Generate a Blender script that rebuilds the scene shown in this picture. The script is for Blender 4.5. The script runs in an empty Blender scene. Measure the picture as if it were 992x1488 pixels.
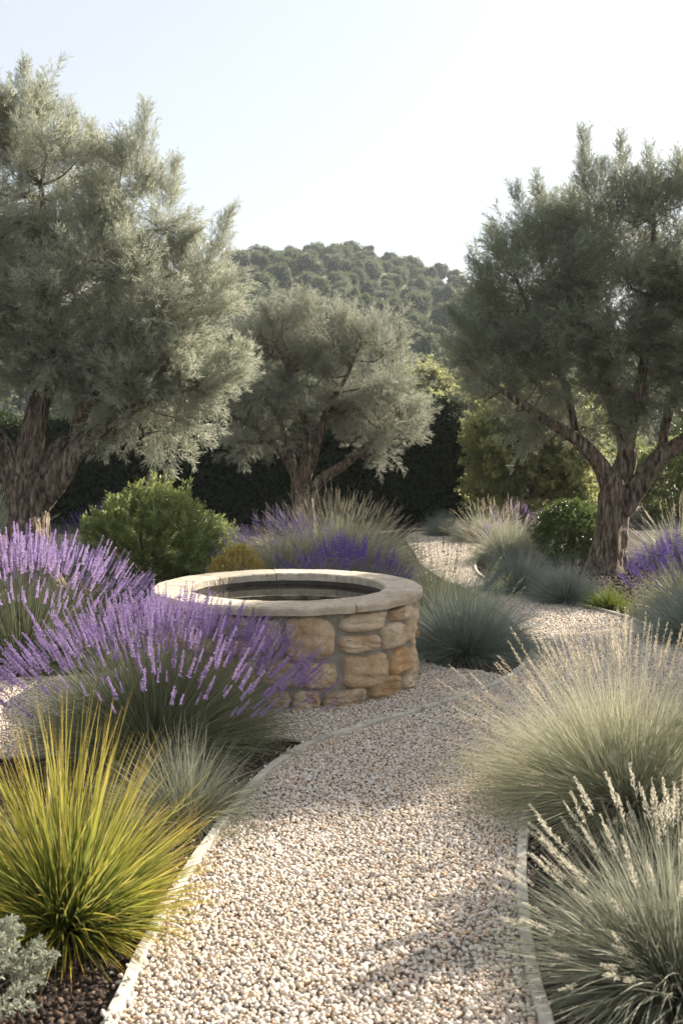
import bpy, math, random
import numpy as np
from mathutils import Vector, Matrix, Quaternion
RNG = np.random.default_rng(7)
random.seed(7)
C = bpy.data.collections.new('garden'); bpy.context.scene.collection.children.link(C)
H, F, CX, HY = 1.7, 1500.0, 496.0, 640.0       # eye height, focal length in px, centre column, horizon row

def P(px, py, Y): return np.array([(px-CX)*Y/F, Y, H-(py-HY)*Y/F])
def G(px, py):
    Y = H*F/(py-HY); return ((px-CX)*Y/F, Y)
def unit(v): return v/np.maximum(np.linalg.norm(v, axis=-1, keepdims=True), 1e-9)

# ------------------------------------------------------------------ mesh collector
class Geo:
    def __init__(s): s.v=[]; s.q=[]; s.t=[]; s.r=[]; s.m=[]; s.n=0
    def add(s, verts, quads, t=None, r=None, mat=0):
        verts=np.asarray(verts,float).reshape(-1,3); quads=np.asarray(quads,int).reshape(-1,4)
        k=len(verts)
        s.v.append(verts); s.q.append(quads+s.n)
        s.t.append(np.zeros(k) if t is None else np.broadcast_to(t,(k,)))
        s.r.append(np.full(k,.5) if r is None else np.broadcast_to(r,(k,)))
        s.m.append(np.full(len(quads),mat,int)); s.n+=k
    def mesh(s, name, mats, smooth=False):
        me=bpy.data.meshes.new(name)
        v=np.concatenate(s.v).astype(np.float32); q=np.concatenate(s.q).astype(np.int32)
        m=np.concatenate(s.m).astype(np.int32)
        tri=(q[:,3]==q[:,2])
        qq=q[~tri]; tt=q[tri][:,:3]
        loops=np.concatenate([qq.ravel(),tt.ravel()])
        sizes=np.concatenate([np.full(len(qq),4),np.full(len(tt),3)]).astype(np.int32)
        starts=np.concatenate([[0],np.cumsum(sizes)[:-1]]).astype(np.int32)
        me.vertices.add(len(v)); me.vertices.foreach_set('co',v.ravel())
        me.loops.add(len(loops)); me.loops.foreach_set('vertex_index',loops)
        me.polygons.add(len(sizes)); me.polygons.foreach_set('loop_start',starts)
        me.polygons.foreach_set('material_index',np.concatenate([m[~tri],m[tri]]))
        me.polygons.foreach_set('use_smooth',np.full(len(sizes),bool(smooth)))
        a=me.attributes.new('t','FLOAT','POINT'); a.data.foreach_set('value',np.concatenate(s.t).astype(np.float32))
        a=me.attributes.new('r','FLOAT','POINT'); a.data.foreach_set('value',np.concatenate(s.r).astype(np.float32))
        for x in (mats if isinstance(mats,(list,tuple)) else [mats]): me.materials.append(x)
        me.update(calc_edges=True)
        return me
    def obj(s, name, mats, parent=None, smooth=False, **kw):
        o=bpy.data.objects.new(name,s.mesh(name,mats,smooth)); C.objects.link(o)
        if parent is not None: o.parent=parent
        tag(o,**kw); return o

def tag(o,label=None,cat=None,group=None,kind=None):
    if label: o['label']=label
    if cat: o['category']=cat
    if group: o['group']=group
    if kind: o['kind']=kind
    return o
def empty(name,loc,rz=0,**kw):
    o=bpy.data.objects.new(name,None); o.empty_display_size=.1; C.objects.link(o)
    o.location=loc; o.rotation_euler=(0,0,rz); tag(o,**kw); return o
def copy_tree(o,loc,rz=0,sc=1,**kw):
    c=o.copy(); C.objects.link(c); c.location=loc; c.rotation_euler=(0,0,rz); c.scale=(sc,)*3 if np.isscalar(sc) else sc
    for ch in o.children:
        d=ch.copy(); C.objects.link(d); d.parent=c
    tag(c,**kw); return c

def perp(d,rng):
    a=rng.normal(size=d.shape); s=np.cross(d,a); return unit(s)
def ribbons(g,base,d,L,w,droop,K=4,rng=RNG,mat=0,tpow=1.0,wb=.7,curl=0.0,t0=0,t1=1):
    """curved tapering blades: base/dir (N,3), L,w,droop (N,)"""
    N=len(base); L=np.broadcast_to(L,(N,)); w=np.broadcast_to(w,(N,)); droop=np.broadcast_to(droop,(N,))
    d=unit(d); s=np.linspace(0,1,K+1)
    side=perp(d,rng)
    hz=d.copy(); hz[:,2]=0; hz=unit(hz+1e-6)
    wob=rng.normal(size=(N,3))*curl
    S=s[None,:,None]
    path=base[:,None,:]+L[:,None,None]*(d[:,None,:]*S+(hz[:,None,:]*.35-np.array([0,0,1.]))*(droop[:,None,None]*S**2)+wob[:,None,:]*S**2)
    prof=(wb+(1-wb)*np.minimum(s*3,1))*(1-s**2.2*.93)
    wid=(w[:,None]*prof[None,:]*.5)[:,:,None]*side[:,None,:]
    v=np.stack([path-wid,path+wid],2).reshape(-1,3)
    idx=np.arange(N)[:,None]*(2*(K+1))+np.arange(K)[None,:]*2
    q=np.stack([idx,idx+1,idx+3,idx+2],-1).reshape(-1,4)
    tt=np.broadcast_to(np.repeat(t0+(t1-t0)*s,2)[None,:],(N,2*(K+1))).ravel()
    rr=np.repeat(rng.random(N),2*(K+1))
    g.add(v,q,tt,rr,mat)
    return path[:,-1,:],unit(path[:,-1,:]-path[:,-2,:])
def frames(d,rng):
    d=unit(d); x=perp(d,rng); y=np.cross(d,x); return np.stack([x,y,d],-1)   # columns x,y,z
def stamp(g,tv,tq,tt,pos,d,scale,rng=RNG,mat=0,rj=True,tr=None):
    """instance a template (z axis along d) at every pos, merged"""
    N=len(pos)
    if N==0: return
    M=frames(d,rng); sc=np.broadcast_to(scale,(N,))
    v=np.einsum('nij,kj->nki',M,tv)*sc[:,None,None]+pos[:,None,:]
    q=tq[None]+(np.arange(N)*len(tv))[:,None,None]
    r=np.repeat(rng.random(N),len(tv))
    if tr is not None: r=np.clip(r*.6+np.tile(tr,N)*.4,0,1)
    g.add(v.reshape(-1,3),q.reshape(-1,4),np.tile(tt,N),r,mat)
def leafcards(base,d,L,w,rng,fold=0.0):
    """diamond leaves -> verts, quads"""
    N=len(base); d=unit(d); s=perp(d,rng); L=np.broadcast_to(L,(N,))[:,None]; w=np.broadcast_to(w,(N,))[:,None]
    v=np.stack([base,base+d*L*.45+s*w*.5,base+d*L,base+d*L*.45-s*w*.5],1)
    q=np.arange(N*4).reshape(N,4)
    return v.reshape(-1,3),q,np.tile([0,.4,1,.4],N)

def uball(c,r,nu=16,nv=10):
    th=np.linspace(0,2*np.pi,nu,endpoint=False); ph=np.linspace(.02,np.pi-.02,nv)
    T,Q=np.meshgrid(th,ph); v=np.stack([np.sin(Q)*np.cos(T),np.sin(Q)*np.sin(T),np.cos(Q)],-1).reshape(-1,3)*r+c
    q=[]
    for j in range(nv-1):
        for i in range(nu):
            q.append([j*nu+i,(j+1)*nu+i,(j+1)*nu+(i+1)%nu,j*nu+(i+1)%nu])
    return v,np.array(q)

def catmull(pts,n):
    p=np.asarray(pts,float); p=np.vstack([2*p[0]-p[1],p,2*p[-1]-p[-2]]); out=[]
    segs=len(p)-3; ts=np.linspace(0,segs-1e-6,n)
    for t in ts:
        i=int(t); u=t-i; a,b,c,d=p[i],p[i+1],p[i+2],p[i+3]
        out.append(.5*((2*b)+(-a+c)*u+(2*a-5*b+4*c-d)*u*u+(-a+3*b-3*c+d)*u**3))
    return np.array(out)
def tube(g,pts,rad,nseg=8,n=None,rough=0.0,ridges=0,seed=0,mat=0,flare=0):
    n=n or max(4,len(pts)*4)
    path=catmull(np.column_stack([np.asarray(pts,float),np.asarray(rad,float)]),n); r=np.maximum(path[:,3],.0015); path=path[:,:3]
    tan=unit(np.gradient(path,axis=0)); up=np.array([0.3,1,0.1]); x=unit(np.cross(tan,up)); y=np.cross(tan,x)
    a=np.linspace(0,2*np.pi,nseg,endpoint=False); A,Z=np.meshgrid(a,np.linspace(0,1,n)*n*.05)
    rg=np.random.default_rng(seed); ph=rg.random(8)*6.28
    k=np.zeros_like(A)
    if ridges:
        tw=A+.35*np.sin(Z*1.3+ph[0])+.5*Z*.3
        k+= -rough*np.abs(np.sin(ridges*.5*tw+.9*np.sin(Z*2.1+ph[1])+.5*np.sin(5*A+ph[2]+Z)))
        k+= -rough*.55*np.abs(np.sin(ridges*1.1*tw+1.3*np.sin(Z*3.3+ph[3])))
        k+= rough*1.6*np.sin(2*tw+ph[4])+rough*1.2*np.sin(3*tw+ph[5]+Z)
        k+= rough*.5*np.sin(Z*7+3*A+ph[6])*np.sin(Z*4+ph[7])+rg.normal(size=A.shape)*rough*.10
    elif rough: k+=rough*np.sin(3*A+Z*4+ph[0])+rough*.6*np.sin(5*A-Z*7+ph[1])
    if flare:
        zz=np.linspace(0,1,n)[:,None]; k+=flare*np.exp(-zz*9)*(.9+.5*np.sin(5*A+ph[2])+.25*np.sin(3*A))
    R=r[:,None]*(1+k)
    v=path[:,None,:]+R[:,:,None]*(np.cos(A)[:,:,None]*x[:,None,:]+np.sin(A)[:,:,None]*y[:,None,:])
    i=np.arange(n-1)[:,None]*nseg; j=np.arange(nseg)[None]; j2=(j+1)%nseg
    q=np.stack([i+j,i+j2,i+nseg+j2,i+nseg+j],-1).reshape(-1,4)
    g.add(v.reshape(-1,3),q,np.repeat(np.linspace(0,1,n),nseg),.5,mat)
    return path,r

# ------------------------------------------------------------------ materials
def new_mat(name):
    m=bpy.data.materials.new(name); m.use_nodes=True; nt=m.node_tree; nt.nodes.clear()
    out=nt.nodes.new('ShaderNodeOutputMaterial'); return m,nt,out
def N(nt,t,**kw):
    n=nt.nodes.new(t)
    for k,v in kw.items():
        if k.startswith('i_'): n.inputs[k[2:].replace('_',' ')].default_value=v
        else: setattr(n,k,v)
    return n
def c4(c): return (*c,1)
def ramp(nt,stops,interp='LINEAR'):
    r=N(nt,'ShaderNodeValToRGB'); cr=r.color_ramp; cr.interpolation=interp
    while len(cr.elements)<len(stops): cr.elements.new(.5)
    for e,(p,c) in zip(cr.elements,stops): e.position=p; e.color=c4(c)
    return r
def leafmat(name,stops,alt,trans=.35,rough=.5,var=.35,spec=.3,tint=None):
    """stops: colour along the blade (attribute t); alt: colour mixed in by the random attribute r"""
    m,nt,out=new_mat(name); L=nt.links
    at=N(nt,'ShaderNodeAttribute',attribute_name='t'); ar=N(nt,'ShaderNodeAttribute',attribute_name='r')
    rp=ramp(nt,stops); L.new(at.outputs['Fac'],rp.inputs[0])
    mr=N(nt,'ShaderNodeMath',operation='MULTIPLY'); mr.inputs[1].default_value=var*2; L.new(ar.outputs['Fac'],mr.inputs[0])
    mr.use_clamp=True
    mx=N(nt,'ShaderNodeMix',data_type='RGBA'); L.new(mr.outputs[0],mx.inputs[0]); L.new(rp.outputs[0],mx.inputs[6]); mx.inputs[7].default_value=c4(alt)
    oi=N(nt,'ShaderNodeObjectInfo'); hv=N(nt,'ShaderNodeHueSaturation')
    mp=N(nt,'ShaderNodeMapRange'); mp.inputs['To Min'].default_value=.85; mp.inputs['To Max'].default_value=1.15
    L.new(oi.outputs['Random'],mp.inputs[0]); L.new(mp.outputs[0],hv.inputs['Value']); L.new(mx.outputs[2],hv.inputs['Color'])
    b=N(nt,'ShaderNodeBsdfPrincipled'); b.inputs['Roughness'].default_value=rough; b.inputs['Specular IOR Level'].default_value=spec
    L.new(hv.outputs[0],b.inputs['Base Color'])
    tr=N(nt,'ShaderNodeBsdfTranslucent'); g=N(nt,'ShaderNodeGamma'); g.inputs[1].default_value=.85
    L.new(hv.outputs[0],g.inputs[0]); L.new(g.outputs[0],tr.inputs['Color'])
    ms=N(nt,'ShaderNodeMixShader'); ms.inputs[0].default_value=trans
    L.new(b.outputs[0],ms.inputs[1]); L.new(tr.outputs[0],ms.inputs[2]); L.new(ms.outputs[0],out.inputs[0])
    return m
def rough_mat(name,stops,scale=8,detail=6,bump=.4,bscale=40,rough=.85,stretch=(1,1,1),rand=0.0,dist=.01,rstops=None,patch=None,vor=None):
    m,nt,out=new_mat(name); L=nt.links
    tc=N(nt,'ShaderNodeTexCoord'); mp=N(nt,'ShaderNodeMapping'); mp.inputs['Scale'].default_value=stretch
    L.new(tc.outputs['Object'],mp.inputs[0])
    src=mp.outputs[0]
    oi=N(nt,'ShaderNodeObjectInfo')
    if rstops:
        ad=N(nt,'ShaderNodeVectorMath',operation='ADD'); ml=N(nt,'ShaderNodeMath',operation='MULTIPLY'); ml.inputs[1].default_value=37.
        L.new(oi.outputs['Random'],ml.inputs[0]); L.new(src,ad.inputs[0]); L.new(ml.outputs[0],ad.inputs[1]); src=ad.outputs[0]
    n1=N(nt,'ShaderNodeTexNoise'); n1.inputs['Scale'].default_value=scale; n1.inputs['Detail'].default_value=detail; n1.inputs['Roughness'].default_value=.65
    L.new(src,n1.inputs['Vector'])
    rp=ramp(nt,stops); L.new(n1.outputs[0],rp.inputs[0]); col=rp.outputs[0]
    if rstops:
        r2=ramp(nt,rstops,'CONSTANT'); L.new(oi.outputs['Random'],r2.inputs[0])
        mx=N(nt,'ShaderNodeMix',data_type='RGBA',blend_type='MULTIPLY'); mx.inputs[0].default_value=1; L.new(col,mx.inputs[6]); L.new(r2.outputs[0],mx.inputs[7]); col=mx.outputs[2]
    if patch:   # (scale, lo, hi, colour): stains
        n3=N(nt,'ShaderNodeTexNoise'); n3.inputs['Scale'].default_value=patch[0]; n3.inputs['Detail'].default_value=5; n3.inputs['Roughness'].default_value=.7; L.new(src,n3.inputs['Vector'])
        r3=N(nt,'ShaderNodeMapRange'); r3.inputs[1].default_value=patch[1]; r3.inputs[2].default_value=patch[2]; L.new(n3.outputs[0],r3.inputs[0])
        mx=N(nt,'ShaderNodeMix',data_type='RGBA'); L.new(r3.outputs[0],mx.inputs[0]); L.new(col,mx.inputs[6]); mx.inputs[7].default_value=c4(patch[3]); col=mx.outputs[2]
    b=N(nt,'ShaderNodeBsdfPrincipled'); b.inputs['Roughness'].default_value=rough; b.inputs['Specular IOR Level'].default_value=.3
    L.new(col,b.inputs['Base Color'])
    n2=N(nt,'ShaderNodeTexNoise'); n2.inputs['Scale'].default_value=bscale; n2.inputs['Detail'].default_value=6; n2.inputs['Roughness'].default_value=.7; L.new(src,n2.inputs['Vector'])
    hgt=n2.outputs[0]
    if vor:
        vo=N(nt,'ShaderNodeTexVoronoi',feature='DISTANCE_TO_EDGE'); vo.inputs['Scale'].default_value=vor; L.new(src,vo.inputs['Vector'])
        cl=N(nt,'ShaderNodeMath',operation='MINIMUM'); cl.inputs[1].default_value=.25; L.new(vo.outputs[0],cl.inputs[0])
        ma=N(nt,'ShaderNodeMath',operation='MULTIPLY_ADD'); ma.inputs[1].default_value=3.; L.new(cl.outputs[0],ma.inputs[0]); L.new(hgt,ma.inputs[2]); hgt=ma.outputs[0]
    bp=N(nt,'ShaderNodeBump'); bp.inputs['Strength'].default_value=bump; bp.inputs['Distance'].default_value=dist
    L.new(hgt,bp.inputs['Height']); L.new(bp.outputs[0],b.inputs['Normal'])
    L.new(b.outputs[0],out.inputs[0]); return m

M={}
M['olive']=leafmat('olive_leaf',[(0,(.32,.31,.22)),(.5,(.41,.425,.325)),(1,(.53,.54,.43))],(.25,.275,.20),trans=.42,var=.45,rough=.45)
M['olive_shaded']=leafmat('olive_leaf_shaded',[(0,(.24,.24,.16)),(.5,(.32,.345,.25)),(1,(.42,.45,.34))],(.19,.215,.14),trans=.38,var=.45,rough=.45)  # darker copy of the olive leaf; the backlit crown's shade sits in its colour
M['bark']=rough_mat('bark',[(.38,(.055,.04,.029)),(.52,(.22,.165,.12)),(.68,(.42,.35,.28))],scale=22,bump=1,bscale=20,stretch=(1,1,.24),dist=.06,vor=15)
M['twig']=rough_mat('twig_bark',[(.3,(.08,.05,.035)),(.7,(.20,.14,.10))],scale=20,bump=.5,bscale=30)
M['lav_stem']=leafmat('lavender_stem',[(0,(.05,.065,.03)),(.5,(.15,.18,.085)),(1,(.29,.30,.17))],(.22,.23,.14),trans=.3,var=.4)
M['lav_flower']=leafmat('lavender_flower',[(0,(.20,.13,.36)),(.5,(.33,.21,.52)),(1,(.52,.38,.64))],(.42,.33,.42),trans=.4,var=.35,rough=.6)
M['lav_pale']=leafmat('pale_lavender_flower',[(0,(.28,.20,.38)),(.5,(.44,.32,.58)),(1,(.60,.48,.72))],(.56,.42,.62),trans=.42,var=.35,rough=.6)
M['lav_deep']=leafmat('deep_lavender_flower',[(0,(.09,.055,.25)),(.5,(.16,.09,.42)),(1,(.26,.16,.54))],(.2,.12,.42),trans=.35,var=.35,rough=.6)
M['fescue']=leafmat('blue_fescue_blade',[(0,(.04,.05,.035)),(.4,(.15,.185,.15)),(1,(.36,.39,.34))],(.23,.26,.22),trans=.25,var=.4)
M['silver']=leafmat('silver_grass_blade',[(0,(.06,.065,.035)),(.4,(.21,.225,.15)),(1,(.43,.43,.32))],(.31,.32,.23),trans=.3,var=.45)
M['feather']=leafmat('feather_grass_blade',[(0,(.045,.06,.022)),(.4,(.19,.21,.11)),(1,(.50,.47,.33))],(.31,.31,.20),trans=.45,var=.45)  # dark blade foot: shade inside the clump put into the colour
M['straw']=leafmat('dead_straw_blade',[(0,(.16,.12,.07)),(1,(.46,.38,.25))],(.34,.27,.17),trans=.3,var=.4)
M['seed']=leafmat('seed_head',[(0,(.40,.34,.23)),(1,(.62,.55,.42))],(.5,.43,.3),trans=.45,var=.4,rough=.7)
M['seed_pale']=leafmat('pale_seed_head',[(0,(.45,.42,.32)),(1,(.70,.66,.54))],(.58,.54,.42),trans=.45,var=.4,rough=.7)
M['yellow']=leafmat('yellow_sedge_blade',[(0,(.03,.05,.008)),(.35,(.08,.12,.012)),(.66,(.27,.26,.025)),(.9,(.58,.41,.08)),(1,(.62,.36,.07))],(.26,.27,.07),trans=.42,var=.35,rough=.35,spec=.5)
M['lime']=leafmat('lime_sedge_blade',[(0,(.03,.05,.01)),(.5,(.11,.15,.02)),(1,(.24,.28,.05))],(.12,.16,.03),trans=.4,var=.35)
M['shrub']=leafmat('shrub_leaf',[(0,(.14,.17,.045)),(1,(.30,.34,.12))],(.19,.23,.07),trans=.38,var=.4,rough=.35,spec=.4)
M['box']=leafmat('boxwood_leaf',[(0,(.035,.06,.014)),(1,(.085,.12,.03))],(.12,.16,.04),trans=.35,var=.3,rough=.35,spec=.4)
M['hedge']=leafmat('hedge_leaf',[(0,(.02,.03,.01)),(1,(.05,.07,.022))],(.035,.05,.016),trans=.2,var=.3,rough=.5,spec=.2)
M['gold']=leafmat('golden_shrub_leaf',[(0,(.30,.25,.05)),(1,(.58,.47,.15))],(.32,.23,.06),trans=.35,var=.4)
M['light_tree']=leafmat('light_tree_leaf',[(0,(.27,.29,.10)),(1,(.42,.44,.19))],(.34,.35,.13),trans=.5,var=.4)
M['artemisia']=leafmat('artemisia_leaf',[(0,(.22,.23,.17)),(1,(.42,.43,.34))],(.34,.36,.28),trans=.2,var=.4,rough=.8)
M['hill_leaf']=leafmat('hill_leaf',[(0,(.10,.12,.055)),(1,(.18,.20,.10))],(.13,.15,.075),trans=.25,var=.4,rough=.6,spec=.15)
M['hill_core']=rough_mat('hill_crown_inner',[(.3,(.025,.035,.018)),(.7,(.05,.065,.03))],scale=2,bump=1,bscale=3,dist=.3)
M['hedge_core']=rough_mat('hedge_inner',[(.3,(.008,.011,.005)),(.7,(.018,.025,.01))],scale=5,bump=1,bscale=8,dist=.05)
M['mulch']=rough_mat('dark_mulch',[(.3,(.018,.012,.009)),(.55,(.05,.034,.025)),(.8,(.11,.08,.058))],scale=30,bump=1,bscale=55,dist=.02,vor=45)
M['earth']=rough_mat('dry_earth',[(.3,(.11,.09,.055)),(.7,(.19,.16,.10))],scale=3,bump=.6,bscale=12,dist=.03)
M['hill_ground']=rough_mat('hill_ground',[(.35,(.07,.075,.04)),(.7,(.16,.15,.09))],scale=.25,bump=.6,bscale=1,dist=.3)
M['gravel_bed']=rough_mat('gravel_bed',[(.2,(.22,.18,.145)),(.5,(.42,.36,.30)),(.8,(.56,.50,.43))],scale=70,bump=1,bscale=90,dist=.012,vor=75)
M['edging']=rough_mat('weathered_edging',[(.3,(.36,.335,.285)),(.7,(.55,.51,.44))],scale=12,bump=.5,bscale=60,dist=.004,patch=(5,.55,.75,(.22,.19,.16)))
M['mortar']=rough_mat('mortar',[(.3,(.24,.215,.18)),(.7,(.38,.345,.30))],scale=20,bump=1,bscale=50,dist=.015)
M['wet_stone']=rough_mat('wet_stone',[(.3,(.03,.025,.018)),(.7,(.08,.065,.05))],scale=9,bump=.6,rough=.4)
M['stone']=rough_mat('fieldstone',[(.25,(.40,.28,.18)),(.5,(.68,.56,.42)),(.8,(.84,.77,.66))],scale=7,detail=9,bump=1,bscale=34,dist=.03,
   rstops=[(0,(1,.92,.80)),(.22,(.95,.70,.48)),(.42,(1.05,1.0,.92)),(.62,(.82,.66,.50)),(.72,(1.08,1.04,.98)),(.86,(.85,.82,.78))],patch=(4.2,.50,.68,(.50,.32,.18)))
M['coping']=rough_mat('limestone_coping',[(.3,(.38,.33,.265)),(.6,(.58,.52,.44)),(.85,(.70,.65,.56))],scale=18,detail=9,bump=.7,bscale=60,dist=.008,patch=(3.5,.52,.70,(.33,.25,.17)),rstops=[(0,(1,.97,.92)),(.3,(.86,.84,.80)),(.55,(1.03,1,.97)),(.8,(.92,.87,.80))])

def water_mat():
    m,nt,out=new_mat('dark_water'); b=N(nt,'ShaderNodeBsdfPrincipled'); b.inputs['Base Color'].default_value=(.012,.012,.008,1)
    b.inputs['Roughness'].default_value=.02; b.inputs['IOR'].default_value=1.33
    tc=N(nt,'ShaderNodeTexCoord'); n=N(nt,'ShaderNodeTexNoise'); n.inputs['Scale'].default_value=5; bp=N(nt,'ShaderNodeBump'); bp.inputs['Strength'].default_value=.12; bp.inputs['Distance'].default_value=.004
    nt.links.new(tc.outputs['Object'],n.inputs[0]); nt.links.new(n.outputs[0],bp.inputs['Height']); nt.links.new(bp.outputs[0],b.inputs['Normal'])
    nt.links.new(b.outputs[0],out.inputs[0]); return m
M['water']=water_mat()
def pebble_mat(name,stops,rough=.6):
    m,nt,out=new_mat(name); L=nt.links; oi=N(nt,'ShaderNodeObjectInfo'); rp=ramp(nt,stops,'LINEAR'); L.new(oi.outputs['Random'],rp.inputs[0])
    tc=N(nt,'ShaderNodeTexCoord'); n=N(nt,'ShaderNodeTexNoise'); n.inputs['Scale'].default_value=2.2; n.inputs['Detail'].default_value=4; L.new(tc.outputs['Object'],n.inputs[0])
    mp=N(nt,'ShaderNodeMapRange'); mp.inputs['From Min'].default_value=.3; mp.inputs['From Max'].default_value=.7; mp.inputs['To Min'].default_value=.72; mp.inputs['To Max'].default_value=1.15; L.new(n.outputs[0],mp.inputs[0])
    hv=N(nt,'ShaderNodeHueSaturation'); L.new(mp.outputs[0],hv.inputs['Value']); L.new(rp.outputs[0],hv.inputs['Color'])
    b=N(nt,'ShaderNodeBsdfPrincipled'); b.inputs['Roughness'].default_value=rough; b.inputs['Specular IOR Level'].default_value=.35; L.new(hv.outputs[0],b.inputs['Base Color'])
    L.new(b.outputs[0],out.inputs[0]); return m
M['pebble']=pebble_mat('river_pebble',[(0,(.74,.68,.61)),(.16,(.60,.52,.43)),(.3,(.66,.52,.38)),(.42,(.78,.73,.67)),(.55,(.55,.36,.22)),(.64,(.68,.61,.53)),(.74,(.40,.35,.31)),(.82,(.72,.63,.52)),(.93,(.50,.43,.37)),(1,(.76,.72,.66))])
M['crumb']=pebble_mat('mulch_crumb',[(0,(.03,.02,.015)),(.4,(.07,.045,.032)),(.75,(.12,.08,.058)),(1,(.20,.145,.11))],rough=.9)

# ------------------------------------------------------------------ ground, beds, path
def sheet(name,poly,z,mat,**kw):
    import bmesh
    bm=bmesh.new(); f=bm.faces.new([bm.verts.new((x,y,z)) for x,y in poly]); bmesh.ops.triangulate(bm,faces=[f])
    me=bpy.data.meshes.new(name); bm.normal_update()
    for fc in bm.faces:
        if fc.normal.z<0: fc.normal_flip()
    bm.to_mesh(me); bm.free(); me.materials.append(mat); o=bpy.data.objects.new(name,me); C.objects.link(o); tag(o,**kw); return o
def curve2(pts,n=12):
    p=np.array(pts); return [tuple(x) for x in catmull(np.column_stack([p,np.zeros(len(p))]),n*(len(p)-1))[:,:2]]
sheet('ground',[(-900,-30),(900,-30),(900,1400),(-900,1400)],0,M['earth'],kind='structure')
sheet('soil_bed',[(-13,.5),(13,.5),(13,25),(-13,25)],.004,M['mulch'],kind='structure')
A=[G(120,1560)]+[G(*p) for p in [(165,1488),(205,1400),(250,1312),(300,1237),(340,1182),(378,1138),(420,1105),(465,1083),(540,1058),(620,1035),(690,1011),(735,992),(762,970),(774,948),(766,934)]]
A=[(A[0][0]-.35,A[0][1]-1.1)]+A
Ac=curve2(A,10)
RF=[(.78,1.7)]+[G(*p) for p in [(830,1600),(790,1488),(768,1400),(757,1295),(760,1225),(775,1170),(815,1120),(870,1080),(960,1055),(1150,1040)]]
RFc=curve2(RF,10)
RB=[G(*p) for p in [(1150,985),(976,928),(910,902),(850,886),(794,873),(733,860),(700,842),(690,826),(697,808),(712,792),(712,780),(680,772)]]
RBc=curve2(RB,8)
LB=[G(*p) for p in [(640,772),(600,776),(590,786),(600,802),(612,822),(640,842),(690,865),(730,895),(752,915)]]
LBc=curve2(LB,8)
path_poly=[(Ac[0][0],.9)]+Ac+LBc[::-1]+RBc[::-1]+RFc[::-1]+[(.8,.9)]
SUR=[G(*p) for p in [(458,1086),(420,1080),(300,1086),(150,1098),(0,1108),(-300,1115),(-300,992),(0,990),(130,985),(230,968)]]+[(-1.75,8.2),(-1.1,8.75),(-.2,8.85),(.55,8.6)]+[G(*p) for p in [(628,905),(612,940),(616,966),(650,975),(700,979),(735,988)]]
iA=[i for i,p in enumerate(Ac) if p[1]>G(465,1083)[1]-.02 and p[1]<G(735,992)[1]+.02 and p[0]<1.2]
sur_poly=SUR+[(Ac[i][0]-.012,Ac[i][1]) for i in iA][::-1]
sheet('gravel_path',path_poly,.008,M['gravel_bed'],kind='structure')
sheet('gravel_surround',sur_poly,.012,M['gravel_bed'],kind='structure')

def inpoly(x,y,poly):
    p=np.array(poly); inside=np.zeros(len(x),bool); j=len(p)-1
    for i in range(len(p)):
        xi,yi=p[i]; xj,yj=p[j]
        c=((yi>y)!=(yj>y))&(x<(xj-xi)*(y-yi)/(yj-yi+1e-12)+xi); inside^=c; j=i
    return inside
def strip(name,c,w,h,mat,**kw):
    c=np.array(c); t=unit(np.gradient(c,axis=0)); n=np.column_stack([-t[:,1],t[:,0]]); g=Geo()
    k=len(c); rg=np.random.default_rng(5); wob=.002*np.sin(np.arange(k)*.7)
    prof=[(-.5,-.03),(-.5,.85),(-.38,1),(.38,1),(.5,.85),(.5,-.03)]
    v=np.stack([np.column_stack([c+n*(u*w),np.full(k,h*z)+(wob if z>.5 else 0)]) for u,z in prof],1)
    m=len(prof); q=[]
    for i in range(k-1):
        for j in range(m-1): q.append([i*m+j,i*m+j+1,(i+1)*m+j+1,(i+1)*m+j])
    q.append([0,1,2,3]);q.append([0,3,4,5]);b=(k-1)*m;q.append([b+3,b+2,b+1,b]);q.append([b+5,b+4,b+3,b])
    g.add(v.reshape(-1,3),q); return g.obj(name,mat,**kw)
strip('path_edging',Ac,.038,.046,M['edging'],label='long pale curved edging strip sweeping from the yellow sedge past the stone well',cat='edging')
strip('path_edging',RFc,.042,.045,M['edging'],label='curved pale edging strip half hidden under the feather grass and silvery plume grass',cat='edging')
strip('path_edging',RBc,.035,.05,M['edging'],label='thin edging strip along the blue fescues beneath the dark olive tree',cat='edging')

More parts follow.
